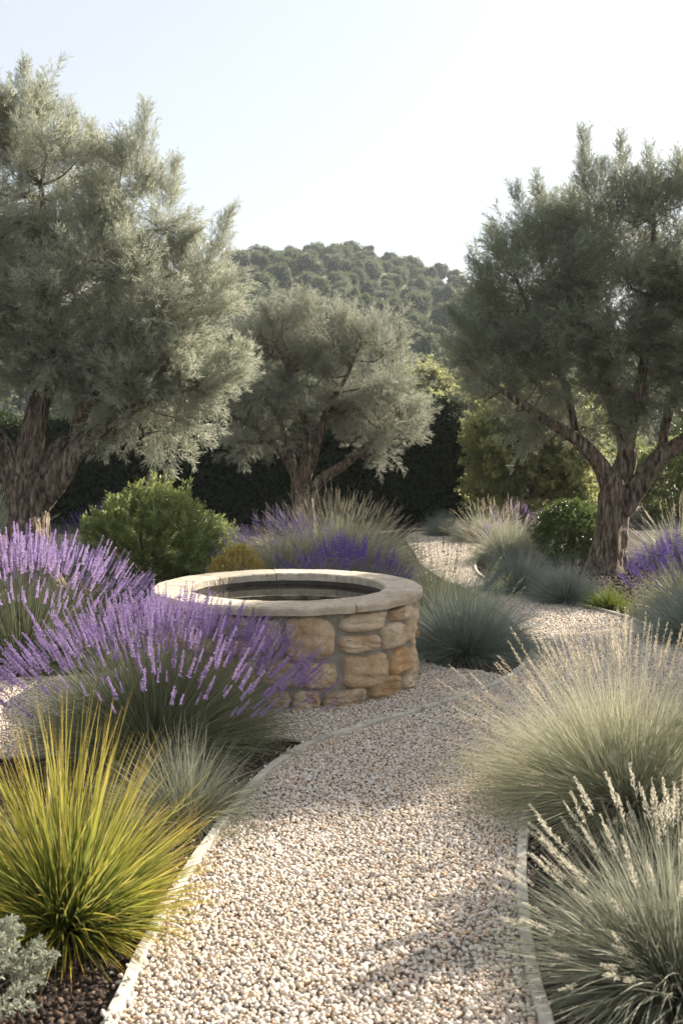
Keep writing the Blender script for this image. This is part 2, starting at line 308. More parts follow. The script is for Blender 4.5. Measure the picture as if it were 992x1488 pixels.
# pebbles (uncountable gravel) through geometry nodes
def pebble_group(name,mat,sub=2):
    ng=bpy.data.node_groups.new(name,'GeometryNodeTree')
    ng.interface.new_socket('Geometry',in_out='INPUT',socket_type='NodeSocketGeometry'); ng.interface.new_socket('Geometry',in_out='OUTPUT',socket_type='NodeSocketGeometry')
    n=ng.nodes; L=ng.links; gi=n.new('NodeGroupInput'); go=n.new('NodeGroupOutput')
    ico=n.new('GeometryNodeMeshIcoSphere'); ico.inputs['Subdivisions'].default_value=sub; ico.inputs['Radius'].default_value=1
    nz=n.new('ShaderNodeTexNoise'); nz.inputs['Scale'].default_value=1.1; nz.inputs['Detail'].default_value=1
    sub_=n.new('ShaderNodeVectorMath'); sub_.operation='SUBTRACT'; sub_.inputs[1].default_value=(.5,.5,.5); L.new(nz.outputs['Color'],sub_.inputs[0])
    sc=n.new('ShaderNodeVectorMath'); sc.operation='SCALE'; sc.inputs['Scale'].default_value=1.1; L.new(sub_.outputs[0],sc.inputs[0])
    sp=n.new('GeometryNodeSetPosition'); L.new(ico.outputs[0],sp.inputs[0]); L.new(sc.outputs[0],sp.inputs['Offset'])
    sm=n.new('GeometryNodeSetMaterial'); sm.inputs['Material'].default_value=mat; L.new(sp.outputs[0],sm.inputs[0])
    ss=n.new('GeometryNodeSetShadeSmooth'); L.new(sm.outputs[0],ss.inputs[0])
    ip=n.new('GeometryNodeInstanceOnPoints'); L.new(gi.outputs[0],ip.inputs['Points']); L.new(ss.outputs[0],ip.inputs['Instance'])
    a=n.new('GeometryNodeInputNamedAttribute'); a.data_type='FLOAT_VECTOR'; a.inputs[0].default_value='rot'
    b=n.new('GeometryNodeInputNamedAttribute'); b.data_type='FLOAT_VECTOR'; b.inputs[0].default_value='scl'
    e2r=n.new('FunctionNodeEulerToRotation'); L.new(a.outputs[0],e2r.inputs[0]); L.new(e2r.outputs[0],ip.inputs['Rotation'])
    L.new(b.outputs[0],ip.inputs['Scale']); L.new(ip.outputs[0],go.inputs[0]); return ng
def scatter(name,pts,r,mat,sub=2,flat=.72,**kw):
    rg=np.random.default_rng(11); n=len(pts); me=bpy.data.meshes.new(name); me.vertices.add(n); me.vertices.foreach_set('co',pts.astype(np.float32).ravel())
    rot=np.column_stack([rg.normal(0,.5,n),rg.normal(0,.5,n),rg.random(n)*6.28]); s=r[:,None]*np.column_stack([rg.uniform(.85,1.35,n),rg.uniform(.75,1.05,n),rg.uniform(.6,.9,n)*flat/.72])
    a=me.attributes.new('rot','FLOAT_VECTOR','POINT'); a.data.foreach_set('vector',rot.astype(np.float32).ravel())
    a=me.attributes.new('scl','FLOAT_VECTOR','POINT'); a.data.foreach_set('vector',s.astype(np.float32).ravel())
    me.materials.append(mat); o=bpy.data.objects.new(name,me); C.objects.link(o); tag(o,**kw)
    md=o.modifiers.new('scatter','NODES'); md.node_group=pebble_group(name,mat,sub); return o
def grid_pts(x0,x1,y0,y1,sp,rg):
    xs=np.arange(x0,x1,sp); ys=np.arange(y0,y1,sp*.87); X,Y=np.meshgrid(xs,ys); X=X+(np.arange(len(ys))%2)[:,None]*sp*.5
    X=X+rg.normal(0,sp*.28,X.shape); Y=Y+rg.normal(0,sp*.28,Y.shape); x=X.ravel(); y=Y.ravel()
    k=(np.abs(x)<y*.345+.25); return x[k],y[k]
rg=np.random.default_rng(3); px_=[];py_=[];pz_=[];pr_=[]
for (y0,y1,sp,rlo,rhi) in ((2.6,6.2,.0145,.0048,.0104),(6.2,9.5,.0165,.0055,.0108),(9.5,19,.025,.008,.0130)):
    x,y=grid_pts(-3.2,4.6,y0,y1,sp,rg); a=inpoly(x,y,path_poly); b=inpoly(x,y,sur_poly); k=a|b
    k&=~(((x+.383)**2+(y-7.36)**2)<.88**2)
    x,y=x[k],y[k]; r=rlo+(rhi-rlo)*rg.random(len(x))**1.8; big=rg.random(len(x))<.03; r[big]*=1.35
    px_.append(x);py_.append(y);pr_.append(r);pz_.append(.012+r*.35+rg.random(len(x))*.009)
for cv,nn in ((Ac,330),(RFc,160)):      # strays kicked over the edging
    cv=np.array(cv); i=rg.integers(0,len(cv),nn); x=cv[i,0]+rg.normal(0,.055,nn); y=cv[i,1]+rg.normal(0,.055,nn); px_.append(x);py_.append(y);pr_.append(.004+.006*rg.random(nn));pz_.append(np.full(nn,.012))
    cv2=cv[i]; dd=np.min(np.hypot(x[:,None]-cv[None,:,0],y[:,None]-cv[None,:,1]),axis=1); pz_[-1][dd<.024]=.051
pts=np.column_stack([np.concatenate(px_),np.concatenate(py_),np.concatenate(pz_)])
scatter('gravel',pts,np.concatenate(pr_),M['pebble'],label='pale tan and white pebble gravel covering the winding path',cat='gravel',kind='stuff')
x,y=grid_pts(-3,4,2.6,8.6,.024,rg); k=~(inpoly(x,y,path_poly)|inpoly(x,y,sur_poly)); x,y=x[k],y[k]
x2,y2=grid_pts(-5,6,8.6,15,.06,rg); k=~(inpoly(x2,y2,path_poly)|inpoly(x2,y2,sur_poly)); x=np.concatenate([x,x2[k]]); y=np.concatenate([y,y2[k]])
r=.004+.010*rg.random(len(x))**2; r[y>8.6]*=1.9; scatter('mulch',np.column_stack([x,y,.006+r*.4+rg.random(len(x))*.008]),r,M['crumb'],sub=1,label='dark crumbly mulch lying between the plants',cat='mulch',kind='stuff')

x,y=grid_pts(-3,4,2.7,9,.055,rg); k=(inpoly(x,y,path_poly)|inpoly(x,y,sur_poly))&(rg.random(len(x))<.28)&(((x+.383)**2+(y-7.36)**2)>1); x,y=x[k],y[k]; n=len(x)
g=Geo(); v,q,t=leafcards(np.column_stack([x,y,np.full(n,.034)]),np.column_stack([rg.normal(size=(n,2)),rg.normal(0,.25,n)]),.018+.016*rg.random(n),.006,rg); g.add(v,q,t,np.repeat(rg.random(n),4))
g.obj('leaf_litter',M['straw'],label='thin scatter of dry fallen leaves on the gravel',cat='leaf litter',kind='stuff')

# ------------------------------------------------------------------ stone well
WX,WY,WR,WH=-.383,7.36,.945,.665
well=empty('stone_well',(WX,WY,0),label='round low fieldstone well basin with limestone coping and dark water, on gravel',cat='well')
g=Geo()
def ringwall(g,ro,ri,z0,z1,n=128,mat=0,noise=0,closed=True):
    a=np.linspace(0,2*np.pi,n,endpoint=False); rg=np.random.default_rng(1)
    prof=[(ri,z0),(ri,z1),(ro,z1),(ro,z0)]
    v=np.stack([np.column_stack([r*np.cos(a),r*np.sin(a),np.full(n,z)]) for r,z in prof],1).reshape(-1,3)
    q=[]
    for i in range(n):
        for j in range(4): q.append([i*4+j,((i+1)%n)*4+j,((i+1)%n)*4+(j+1)%4,i*4+(j+1)%4])
    g.add(v,q,mat=mat)
ringwall(g,.880,.70,0,.607)
wall=g.obj('wall',M['mortar'],well)
def cyl_hit(px,py,R):    # px,py -> theta,z on the wall cylinder
    dx,dy=(px-CX)/F,1.; dz=-(py-HY)/F
    a=dx*dx+dy*dy; b=-2*(dx*WX+dy*WY); c=WX*WX+WY*WY-R*R; D=max(b*b-4*a*c,0); t=(-b-math.sqrt(D))/(2*a)
    return math.atan2(t*dy-WY,t*dx-WX),H+t*dz
def stone_mesh(name,th0,th1,z0,z1,seed,R=.872,bulge=.062):
    rg=np.random.default_rng(seed); nu=40; nv=32; u=np.linspace(-1,1,nu); v=np.linspace(-1,1,nv); U,V=np.meshgrid(u,v)
    e=rg.uniform(2.6,4.6); ph=rg.random(12)*6.28
    # squircle map: square grid -> rounded irregular outline
    m=np.maximum(np.abs(U),np.abs(V)); l=np.maximum((np.abs(U)**e+np.abs(V)**e)**(1/e),1e-6); k=m/l
    A=np.arctan2(V,U); k=k*(1+m*(.045*np.sin(2*A+ph[0])+.05*np.sin(3*A+ph[1])+.03*np.sin(5*A+ph[2])+.015*np.sin(9*A+ph[3])))
    k=k*rg.uniform(.95,.99)
    Us=U*k+rg.uniform(-.12,.12)*V*(1-.3*np.abs(U)); Vs=V*k+rg.uniform(-.1,.1)*U
    face=np.clip(1-m**rg.uniform(6,10),0,1)**.5
    face=face*(1+.10*np.sin(2.3*U+ph[4])*np.sin(2.1*V+ph[5])+.05*np.sin(5*U+ph[6]+2*V)+.03*np.sin(9*V+ph[7]+3*U))+rg.normal(0,.012,U.shape)
    tilt=rg.uniform(-.25,.25)*U+rg.uniform(-.2,.2)*V
    for o_ in range(5):
        f_=5*1.9**o_; a_=.05*.62**o_; face=face+a_*np.sin(f_*U+ph[o_]*3+2.2*np.sin(f_*.6*V+ph[o_+4]))*np.sin(f_*V+ph[o_+6]+1.7*np.sin(f_*.7*U+ph[o_+2]))*np.minimum(face,1)
    face=face*(1+.5*tilt)
    r=R-.02+(bulge+.012)*face+.006*rg.uniform(-1,1)
    th=(th0+th1)/2+(th1-th0)/2*Us; z=(z0+z1)/2+(z1-z0)/2*Vs; z=np.clip(z,.002,.604)
    v3=np.stack([r*np.cos(th),r*np.sin(th),z],-1).reshape(-1,3)
    i=np.arange(nv-1)[:,None]*nu; j=np.arange(nu-1)[None]; q=np.stack([i+j,i+j+1,i+nu+j+1,i+nu+j],-1).reshape(-1,4)
    gg=Geo(); gg.add(v3,q); return gg
seen=[(411,490,893,962),(496,566,886,920),(569,600,878,902),(493,555,922,950),(557,592,905,943),(594,606,884,934),
(498,569,950,1003),(570,598,940,982),(436,494,964,1003),(468,537,1003,1034),(539,585,984,1026),(588,605,972,1010),(600,610,937,972),
(376,409,895,956),(424,466,1004,1040),(606,611,884,930)]
occ=[];si=0
for (x0,x1,y0,y1) in seen:
    xm=(x0+x1)/2; ym=(y0+y1)/2; Rr=.915
    t0,_=cyl_hit(x0,ym,Rr); t1,_=cyl_hit(x1,ym,Rr); _,za=cyl_hit(xm,y0,Rr); _,zb=cyl_hit(xm,y1,Rr)
    stone_mesh('stone',t0,t1,max(zb,.0),min(za,.603),100+si).obj('stone',M['stone'],wall,smooth=True); si+=1
    occ.append((t0,t1,zb,za))
tmin=cyl_hit(376,930,.915)[0]; tmax=cyl_hit(611,930,.915)[0]
# remaining faces of the ring, in uneven courses
def fill(t0,t1,rows):
    global si
    z=0
    for hrow in rows:
        t=t0+random.uniform(0,.08)
        while t<t1-.05:
            w=random.uniform(.16,.34)
            if t+w>t1-.1: w=t1-t
            stone_mesh('stone',t+.008,t+w-.008,z+.006+random.uniform(0,.012),z+hrow-.008,300+si).obj('stone',M['stone'],wall,smooth=True); si+=1
            t+=w
        z+=hrow
fill(tmax+.02,tmin+2*math.pi-.02,[.15,.17,.13,.155])
fill(tmin-.0,cyl_hit(424,1020,.915)[0],[.14]); fill(tmin,cyl_hit(434,985,.915)[0],[.0001,.0][:0])
t_a=cyl_hit(376,985,.915)[0]; t_b=cyl_hit(434,985,.915)[0]
stone_mesh('stone',t_a,t_b,.15,.33,777).obj('stone',M['stone'],wall,smooth=True)
g=Geo(); ringwall(g,.6995,.690,.30,.6085,n=160); g.obj('basin_lining',M['wet_stone'],well)
# coping of separate slabs
nseg=9; ang0=.35; mk=Geo(); ringwall(mk,.93,.712,.607,.652); mk.obj('coping_bed',M['mortar'],well)
for i in range(nseg):
    a0=ang0+2*math.pi*i/nseg+.0045; a1=ang0+2*math.pi*(i+1)/nseg-.0045; n=26; rg=np.random.default_rng(50+i)
    a=np.linspace(a0,a1,n); rin=.692; rout=WR+.012; b=.009
    prof=[(rin,.609),(rin,WH-b),(rin+b,WH),(.76,WH),(.82,WH),(.88,WH),(rout-b*1.4,WH),(rout,WH-b*1.4),(rout+.002,.64),(rout-.002,.609)]
    ph=rg.random(4)*6.28; m=len(prof); vv=[]
    for k_,aa in enumerate(a):
        for jj,(r,z) in enumerate(prof):
            dr=.0012*math.sin(aa*23+ph[0]+jj)+rg.normal(0,.0009); dz=.0015*math.sin(aa*17+ph[1]+r*30)+rg.normal(0,.0006)
            vv.append(((r+dr)*math.cos(aa),(r+dr)*math.sin(aa),z+dz+rg.normal(0,.0002)))
    q=[[k_*m+j,(k_+1)*m+j,(k_+1)*m+(j+1)%m,k_*m+(j+1)%m] for k_ in range(n-1) for j in range(m)]
    for bb in (0,(n-1)*m):
        for j in range(1,m-2): q.append([bb,bb+j,bb+j+1,bb+j+1] if bb else [bb,bb+j+1,bb+j,bb+j])
        q.append([bb,bb+m-2,bb+m-1,bb+m-1])
    gg=Geo(); gg.add(vv,q); gg.obj('coping_stone',M['coping'],well)
g=Geo(); n=96; a=np.linspace(0,2*np.pi,n,endpoint=False); rr=np.linspace(.002,.6895,8)
v=np.concatenate([np.column_stack([r*np.cos(a),r*np.sin(a),np.full(n,.577)]) for r in rr]); q=[[i*n+j,(i+1)*n+j,(i+1)*n+(j+1)%n,i*n+(j+1)%n] for i in range(7) for j in range(n)]
g.add(v,q); g.obj('water_surface',M['water'],well)

# ------------------------------------------------------------------ plants
def hemi(n,tmax,rng,power=1.0,tmin=0):
    az=rng.random(n)*2*np.pi; t=np.radians(tmin)+(np.radians(tmax)-np.radians(tmin))*rng.random(n)**power
    return np.column_stack([np.sin(t)*np.cos(az),np.sin(t)*np.sin(az),np.cos(t)]),t,az
def clump_geo(n,L,tmax,w,droop,rb,K=5,seed=0,power=.75,curl=.06,Lvar=.25,sx=1,lean=(0,0),g=None,mat=0):
    rng=np.random.default_rng(seed); g=g or Geo(); d,t,az=hemi(n,tmax,rng,power)
    base=np.column_stack([np.cos(az)*rb*np.sqrt(rng.random(n))*np.sin(t)*1.3,np.sin(az)*rb*np.sqrt(rng.random(n))*np.sin(t)*1.3,np.full(n,.005)])
    d[:,0]*=sx; d[:,0]+=lean[0]; d[:,1]+=lean[1]
    LL=L*(1-Lvar+Lvar*2*rng.random(n)*.7)*(1-.15*np.sin(t))
    dr=droop*(.4+1.2*rng.random(n))*(.35+np.sin(t))
    ribbons(g,base,d,LL,w*(.7+.6*rng.random(n)),dr,K,rng,mat=mat,curl=curl); return g
# templates ---------------------------------------------------------
def spike_template(W=10,per=7,seed=0,size=.05,fl=1.0):
    """flower spike, unit length along z; florets in whorls"""
    rng=np.random.default_rng(seed); g=Geo()
    ribbons(g,np.zeros((2,3)),np.tile([[0,0,1.]],(2,1)),1.0,.012,0.,2,rng)
    B=[];D=[];Ls=[]
    for i in range(W):
        z=.04+.92*(i/(W-1))**.95
        if i==0: z=0.0
        rad=.052*(1-.5*z)*fl*(.8+.4*rng.random())
        for k in range(per):
            a=k/per*6.283+i*.9+rng.normal(0,.2); B.append([rad*.25*math.cos(a),rad*.25*math.sin(a),z+rng.normal(0,.012)])
            D.append([math.cos(a),math.sin(a),rng.uniform(.15,1.0)]); Ls.append(rad*rng.uniform(1.2,2.1))
    B=np.array(B);D=np.array(D);Ls=np.array(Ls)
    for s in range(2):
        v,q,t=leafcards(B,D+rng.normal(0,.3,D.shape),Ls*rng.uniform(.6,1.2,Ls.shape),Ls*.6,rng); g.add(v,q,np.clip(t*.8+.1,0,1),np.repeat(rng.random(len(B)),4))
    return g
def tmpl(g): return np.concatenate(g.v),np.concatenate(g.q),np.concatenate(g.t),np.concatenate(g.r)
SPK=[spike_template(13,8,s) for s in range(4)]; SPK_LO=[spike_template(8,4,s+9,fl=1.25) for s in range(3)]
def seed_template(seed=0,n=46,loose=.10,sz=.05,ww=.28):
    rng=np.random.default_rng(seed); g=Geo(); ribbons(g,np.zeros((1,3)),np.array([[0,0,1.]]),1.,.012,0.,3,rng,curl=.04)
    z=rng.random(n)**.9; a=rng.random(n)*6.28; rad=loose*(1-.75*z)*(.3+.7*rng.random(n))
    B=np.column_stack([rad*np.cos(a)*.7,rad*np.sin(a)*.7,z]); D=np.column_stack([np.cos(a)*.35,np.sin(a)*.35,np.ones(n)])
    v,q,t=leafcards(B,D+rng.normal(0,.15,D.shape),sz*(.7+.7*rng.random(n))*1.3,sz*ww*1.3,rng); g.add(v,q,t,np.repeat(rng.random(n),4))
    B0=np.column_stack([np.zeros(n),np.zeros(n),z-.06]); ribbons(g,B0,B-B0,np.linalg.norm(B-B0,axis=1),.006,0,1,rng); return g
SEED=[seed_template(s) for s in range(3)]
PLUME=[seed_template(s+20,n=85,loose=.13,sz=.065,ww=.30) for s in range(3)]
TM={}
def heads(parent,pos,d,L,temps,mat,name,maxn=100,rng=RNG,key='x'):
    """the best visible ones as parts of their own, the rest as one part"""
    w=np.array(parent.location)
    order=np.argsort((pos[:,1])*1.0-(pos[:,2])*.8)
    pick=order[:maxn]; rest=order[maxn:]
    ms=[]
    for i,t in enumerate(temps):
        kk=(id(t),mat.name)
        if kk not in TM: TM[kk]=t.mesh(name,mat)
        ms.append(TM[kk])
    Fm=frames(d,rng)
    for c,i in enumerate(pick):
        o=bpy.data.objects.new(name,ms[c%len(ms)]); C.objects.link(o); o.parent=parent
        o.matrix_local=Matrix.Translation(Vector(pos[i]))@Matrix([[*Fm[i][r]] for r in range(3)]).to_4x4()@Matrix.Scale(float(L[i]),4)
    if len(rest):
        g=Geo(); tl=[tmpl(t) for t in temps]
        for k,(tv,tq,tt,tr) in enumerate(tl):
            ii=rest[k::len(tl)]; stamp(g,tv,tq,tt,pos[ii],d[ii],L[ii],rng,tr=tr)
        g.obj('blossom' if 'flower' in name else 'seed_foliage',mat,parent,kind='stuff')
def lavender(loc,R,Hh,nst,nfl,flower,label,seed,group,lean=(0,0),sx=1,lo=False,name='lavender',spl=.15,tmax=72,maxn=100,stem='lav_stem',cat='lavender',w=.0032,low=True,sy=.6):
    e=empty(name,(*loc,0),label=label,cat=cat,group=group); rng=np.random.default_rng(seed)
    g=Geo(); Ls=math.hypot(R,Hh)*.62
    if low: clump_geo(nst,Ls*.92,88,w*1.1,.14,R*.32,4,seed+1,power=.6,g=g,sx=sx,lean=lean,curl=.05)
    d,t,az=hemi(nfl,tmax,rng,.74); d[:,0]*=sx; d[:,1]*=np.where(d[:,1]<0,sy,1); d[:,0]+=lean[0]; d[:,1]+=lean[1]
    base=np.column_stack([np.cos(az)*R*.22*np.sin(t)*sx,np.sin(az)*R*.22*np.sin(t),np.full(nfl,.01)])
    k=np.cos(t)**1.5; LL=(Hh*k+R*1.0*(1-k))*(.88+.16*rng.random(nfl))-spl*.6
    tip,td=ribbons(g,base,d,LL,w,.05*np.sin(t)*(.5+rng.random(nfl)),5,rng,curl=.04,t0=.1)
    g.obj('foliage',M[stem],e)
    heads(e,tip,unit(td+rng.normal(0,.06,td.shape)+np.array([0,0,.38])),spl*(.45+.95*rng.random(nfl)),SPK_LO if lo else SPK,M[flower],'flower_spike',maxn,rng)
    return e
def grass(loc,R,Hh,n,mat,label,seed,group,w=.003,droop=.3,tmax=86,power=.6,heads_n=0,hmat='seed',temps=None,hl=.16,name='ornamental_grass',cat='grass',K=5,curl=.07,lean=(0,0),maxn=100,htmax=60,rb=.28,sx=1,hw=.0022,over=.12):
    e=empty(name,(*loc,0),label=label,cat=cat,group=group); rng=np.random.default_rng(seed); g=Geo()
    # blades whose length follows the mound's outline
    d,t,az=hemi(n,tmax,rng,power); k=np.cos(t)**2; L=(Hh*k+R*(1-k))*(.60+.42*rng.random(n))*(1+droop*.35)
    base=np.column_stack([np.cos(az)*R*rb*np.sin(t),np.sin(az)*R*rb*np.sin(t),np.full(n,.005)]); base[:,:2]+=rng.normal(0,R*.05,(n,2))
    d[:,0]*=sx; d[:,0]+=lean[0]; d[:,1]+=lean[1]
    ribbons(g,base,d,L,w*(.6+.8*rng.random(n)),droop*(.3+1.1*rng.random(n))*(.3+np.sin(t)),K,rng,curl=curl)
    m=int(n*.07); dd,t2,az2=hemi(m,95,rng,.5); bb=np.column_stack([np.cos(az2)*R*rb*np.sin(t2),np.sin(az2)*R*rb*np.sin(t2),np.full(m,.01)])
    ribbons(g,bb,dd,R*(.35+.6*rng.random(m)),w*(.6+.6*rng.random(m)),.3*rng.random(m),5,rng,curl=.16,mat=1)
    if heads_n:
        d,t,az=hemi(heads_n,htmax,rng,.65); d[:,0]*=sx; d[:,0]+=lean[0]; d[:,1]+=lean[1]; k=np.cos(t)**2; L=(Hh*k+R*(1-k))*(.9+.22*rng.random(heads_n))+over-hl*.8
        base=np.column_stack([np.cos(az)*R*.2*np.sin(t),np.sin(az)*R*.2*np.sin(t),np.full(heads_n,.01)])
        tip,td=ribbons(g,base,d,L,hw,.12*np.sin(t),5,rng,curl=.05,t0=.3)
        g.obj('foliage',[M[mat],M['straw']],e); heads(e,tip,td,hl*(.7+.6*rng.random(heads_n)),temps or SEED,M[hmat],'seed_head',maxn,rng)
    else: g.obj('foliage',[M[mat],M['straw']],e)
    return e
def sprig(n=22,leaf=.12,w=.045,seed=0,ang=.9,rows=1,spread=.0):
    """a leafy twig, unit length along z"""
    rng=np.random.default_rng(seed); g=Geo(); ribbons(g,np.zeros((1,3)),np.array([[0,0,1.]]),1.,.02,0,2,rng)
    z=np.linspace(.12,1,n); a=np.arange(n)*2.4; B=np.column_stack([np.zeros(n),np.zeros(n),z]); D=np.column_stack([np.cos(a)*ang,np.sin(a)*ang,np.full(n,.75)+z*.5])
    v,q,t=leafcards(B,D+rng.normal(0,.15,D.shape),leaf*(.7+.6*rng.random(n)),w,rng); g.add(v,q,t,np.repeat(rng.random(n),4)); return g
def shoot(seed=0,tw=8,nl=10,leaf=.12,w=.012,ang=.55,twl=.42,bend=.12):
    """a long shoot with side twigs of narrow leaves, unit length along z"""
    rng=np.random.default_rng(seed); g=Geo(); S=lambda z: np.column_stack([bend*z**2,np.zeros_like(z),z])
    zz=np.linspace(0,1,6); ps=S(zz)
    for i in range(5): ribbons(g,ps[i:i+1],ps[i+1:i+2]-ps[i:i+1],np.linalg.norm(ps[i+1]-ps[i]),.012*(1.2-.8*zz[i]),0,1,rng,mat=1)
    B=[];D=[]
    def along(b,dr,L,n):
        dr=dr/np.linalg.norm(dr); x=np.cross(dr,[.3,.5,.8]); x/=np.linalg.norm(x); y=np.cross(dr,x)
        for i in range(n):
            s=(i+.6)/n; a=i*2.4+rng.normal(0,.3); B.append(b+dr*L*s); D.append(dr*(.8+.3*s)+(x*math.cos(a)+y*math.sin(a))*ang)
    z=np.linspace(.15,.92,tw)
    for i in range(tw):
        a=i*2.4; b=S(np.array([z[i]]))[0]; dr=np.array([math.cos(a)*.75,math.sin(a)*.75,1.])+rng.normal(0,.1,3); L=twl*(1-.55*z[i])*(.8+.4*rng.random())
        along(b,dr,L,nl); ribbons(g,b[None],dr[None],L,.006,0,1,rng,mat=1)
    along(S(np.array([.45]))[0],np.array([bend*1.4,0,1.]),.56,int(nl*1.8))
    B=np.array(B);D=np.array(D); v,q,t=leafcards(B,D+rng.normal(0,.12,D.shape),leaf*(.65+.7*rng.random(len(B))),w,rng); g.add(v,q,t,np.repeat(rng.random(len(B)),4)); return g
def stamp_set(g,temps,pos,d,sc,rng):
    for k,t in enumerate(temps):
        i=np.arange(len(pos))[k::len(temps)]; tv,tq,tt,tr=tmpl(t); tm=np.concatenate(t.m)
        for mt in np.unique(tm):
            qq=tq[tm==mt]; used=np.unique(qq); mp=-np.ones(len(tv),int); mp[used]=np.arange(len(used))
            rs=np.random.default_rng(int(1000*abs(float(pos[0][0]))+k)+5)
            stamp(g,tv[used],mp[qq],tt[used],pos[i],d[i],np.broadcast_to(sc,(len(pos),))[i],rs,mat=int(mt),tr=tr[used])
def shrub(loc,rx,rz,n,mat,label,seed,name='shrub',cat='shrub',temps=None,sl=.14,zc=.46,lumps=.12,group=None,up=.3,ry=None,spikes=0):
    e=empty(name,(*loc,0),label=label,cat=cat,group=group); rng=np.random.default_rng(seed); ry=ry or rx
    u=unit(rng.normal(size=(n,3))); u[:,2]=np.where(u[:,2]<-.93,-u[:,2],u[:,2]); ph=rng.random(6)*6.28
    lump=1+lumps*(np.sin(4*u[:,0]+ph[0])*np.sin(4*u[:,1]+ph[1])+.7*np.sin(7*u[:,2]+5*u[:,0]+ph[2])*np.sin(6*u[:,1]+ph[3]))
    rad=(.55+.45*rng.random(n)**.45)*lump
    zc_=rz*zc; R3=np.array([rx,ry,rz-zc_]); sc=np.where(u[:,2:3]<0,np.array([[rx,ry,zc_/.9]]),R3[None])
    p=u*rad[:,None]*(sc-sl*.7)+np.array([0,0,zc_]); p[:,2]=np.maximum(p[:,2],.03)
    d=unit(u+np.array([0,0,up])+rng.normal(0,.35,(n,3))); g=Geo(); L=sl*(.7+.6*rng.random(n))
    if spikes:
        ii=rng.random(n)<spikes; d[ii]=unit(d[ii]+np.array([0,0,1.6])); L[ii]*=1.5
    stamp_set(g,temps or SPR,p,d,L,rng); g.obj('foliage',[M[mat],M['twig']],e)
    s=Geo()
    for i in range(9):
        a=rng.random()*6.28; tp=np.array([math.cos(a)*rx*.7*rng.random(),math.sin(a)*ry*.7*rng.random(),rz*rng.uniform(.5,.8)])
        tube(s,[[tp[0]*.1,tp[1]*.1,0],tp*.5+rng.normal(0,.03,3),tp],[.016,.011,.005],6,8,mat=0)
    s.obj('stem',M['twig'],e,smooth=True); return e
SPR=[sprig(20,.20,.10,s) for s in range(3)]
SPR_BOX=[sprig(16,.26,.17,s+5,ang=1.1) for s in range(3)]
SHO=[shoot(s,leaf=.14,w=.017,nl=11) for s in range(5)]
SHO_BIG=[shoot(s+30,tw=12,nl=11,leaf=.11,w=.014,twl=.32,bend=.06) for s in range(3)]
ART=[shoot(s+60,tw=14,nl=10,leaf=.085,w=.034,ang=1.0,twl=.24,bend=.1) for s in range(3)]

LG='lavender clumps around the well'; FG='blue fescue mounds along the path'; GG='feather grass clumps'
def g2(px,py,Y): p=P(px,py,Y); return (p[0],p[1])
lavender((-1.03,5.8),.90,.78,5200,980,'lav_flower','big lavender clump fanning out in front of the stone well, pink lilac turning deep purple',1,LG,lean=(0,0),spl=.115,tmax=68)
lavender((-2.42,7.9),1.0,.94,4200,820,'lav_pale','wide pale lilac lavender bank at the foot of the thick twisted olive trunk',2,LG,spl=.12,tmax=62)
lavender((3.38,9.6),.75,.86,3600,460,'lav_deep','violet lavender mound beside the dark olive trunk, next to the lime sedge',3,LG,spl=.14,lo=True,tmax=58,w=.005)
lavender((.05,9.75),.62,.76,2600,340,'lav_deep','deep purple lavender just behind the far rim of the well',4,LG,spl=.14,lo=True,w=.005,tmax=60)
lavender((-.65,11.1),.78,.90,3200,340,'lav_pale','faded lilac lavender at the foot of the small central olive tree',5,LG,spl=.13,lo=True,stem='feather',w=.006,tmax=62)
lavender((.86,9.3),.62,.80,4200,170,'lav_stem','dark grey green sage with thin unflowered spikes between well and blue fescue',6,None,spl=.12,lo=True,name='sage',cat='sage',maxn=60,w=.005)
lavender((2.75,16.4),.45,.72,700,120,'lav_flower','small purple lavender tuft behind the pale grasses near the path bend',7,LG,spl=.12,lo=True,maxn=60)
lavender((-3.35,15.0),.75,.80,1200,160,'lav_deep','dusky lavender in the shade before the hedge, beside the twisted trunk',8,LG,spl=.12,lo=True,maxn=60)

grass((.99,8.2),.60,.72,5200,'fescue','largest blue fescue mound, inside the curl of edging beside the well',11,FG,name='blue_fescue',cat='fescue',w=.0034,droop=.22,tmax=92,power=.55)
fa=grass((1.98,11.45),.47,.68,3400,'fescue','blue fescue with a few straw tips between path edge and round boxwood',12,FG,name='blue_fescue',cat='fescue',w=.0038,droop=.22,tmax=90,power=.55)
copy_tree(fa,(2.34,10.75,0),1.3,(.85,.85,.85),label='blue fescue mound next to the small lime sedge')
copy_tree(fa,(3.05,8.7,0),2.2,1.1,label='blue fescue cut by the picture edge below the violet lavender')
copy_tree(fa,(1.80,18.3,0),3.,.8,label='small blue fescue at the far bend of the path, before the hedge')
fb=grass((-1.95,14.8),.62,.72,1600,'fescue','grey blue grass mound in hedge shade beside the small leafy bush',13,FG,name='blue_fescue',cat='fescue',w=.004,droop=.2)
copy_tree(fb,(-3.9,13.9,0),2,(.9,.9,.95),label='grey green grass mound behind the green shrub, close to the twisted trunk')

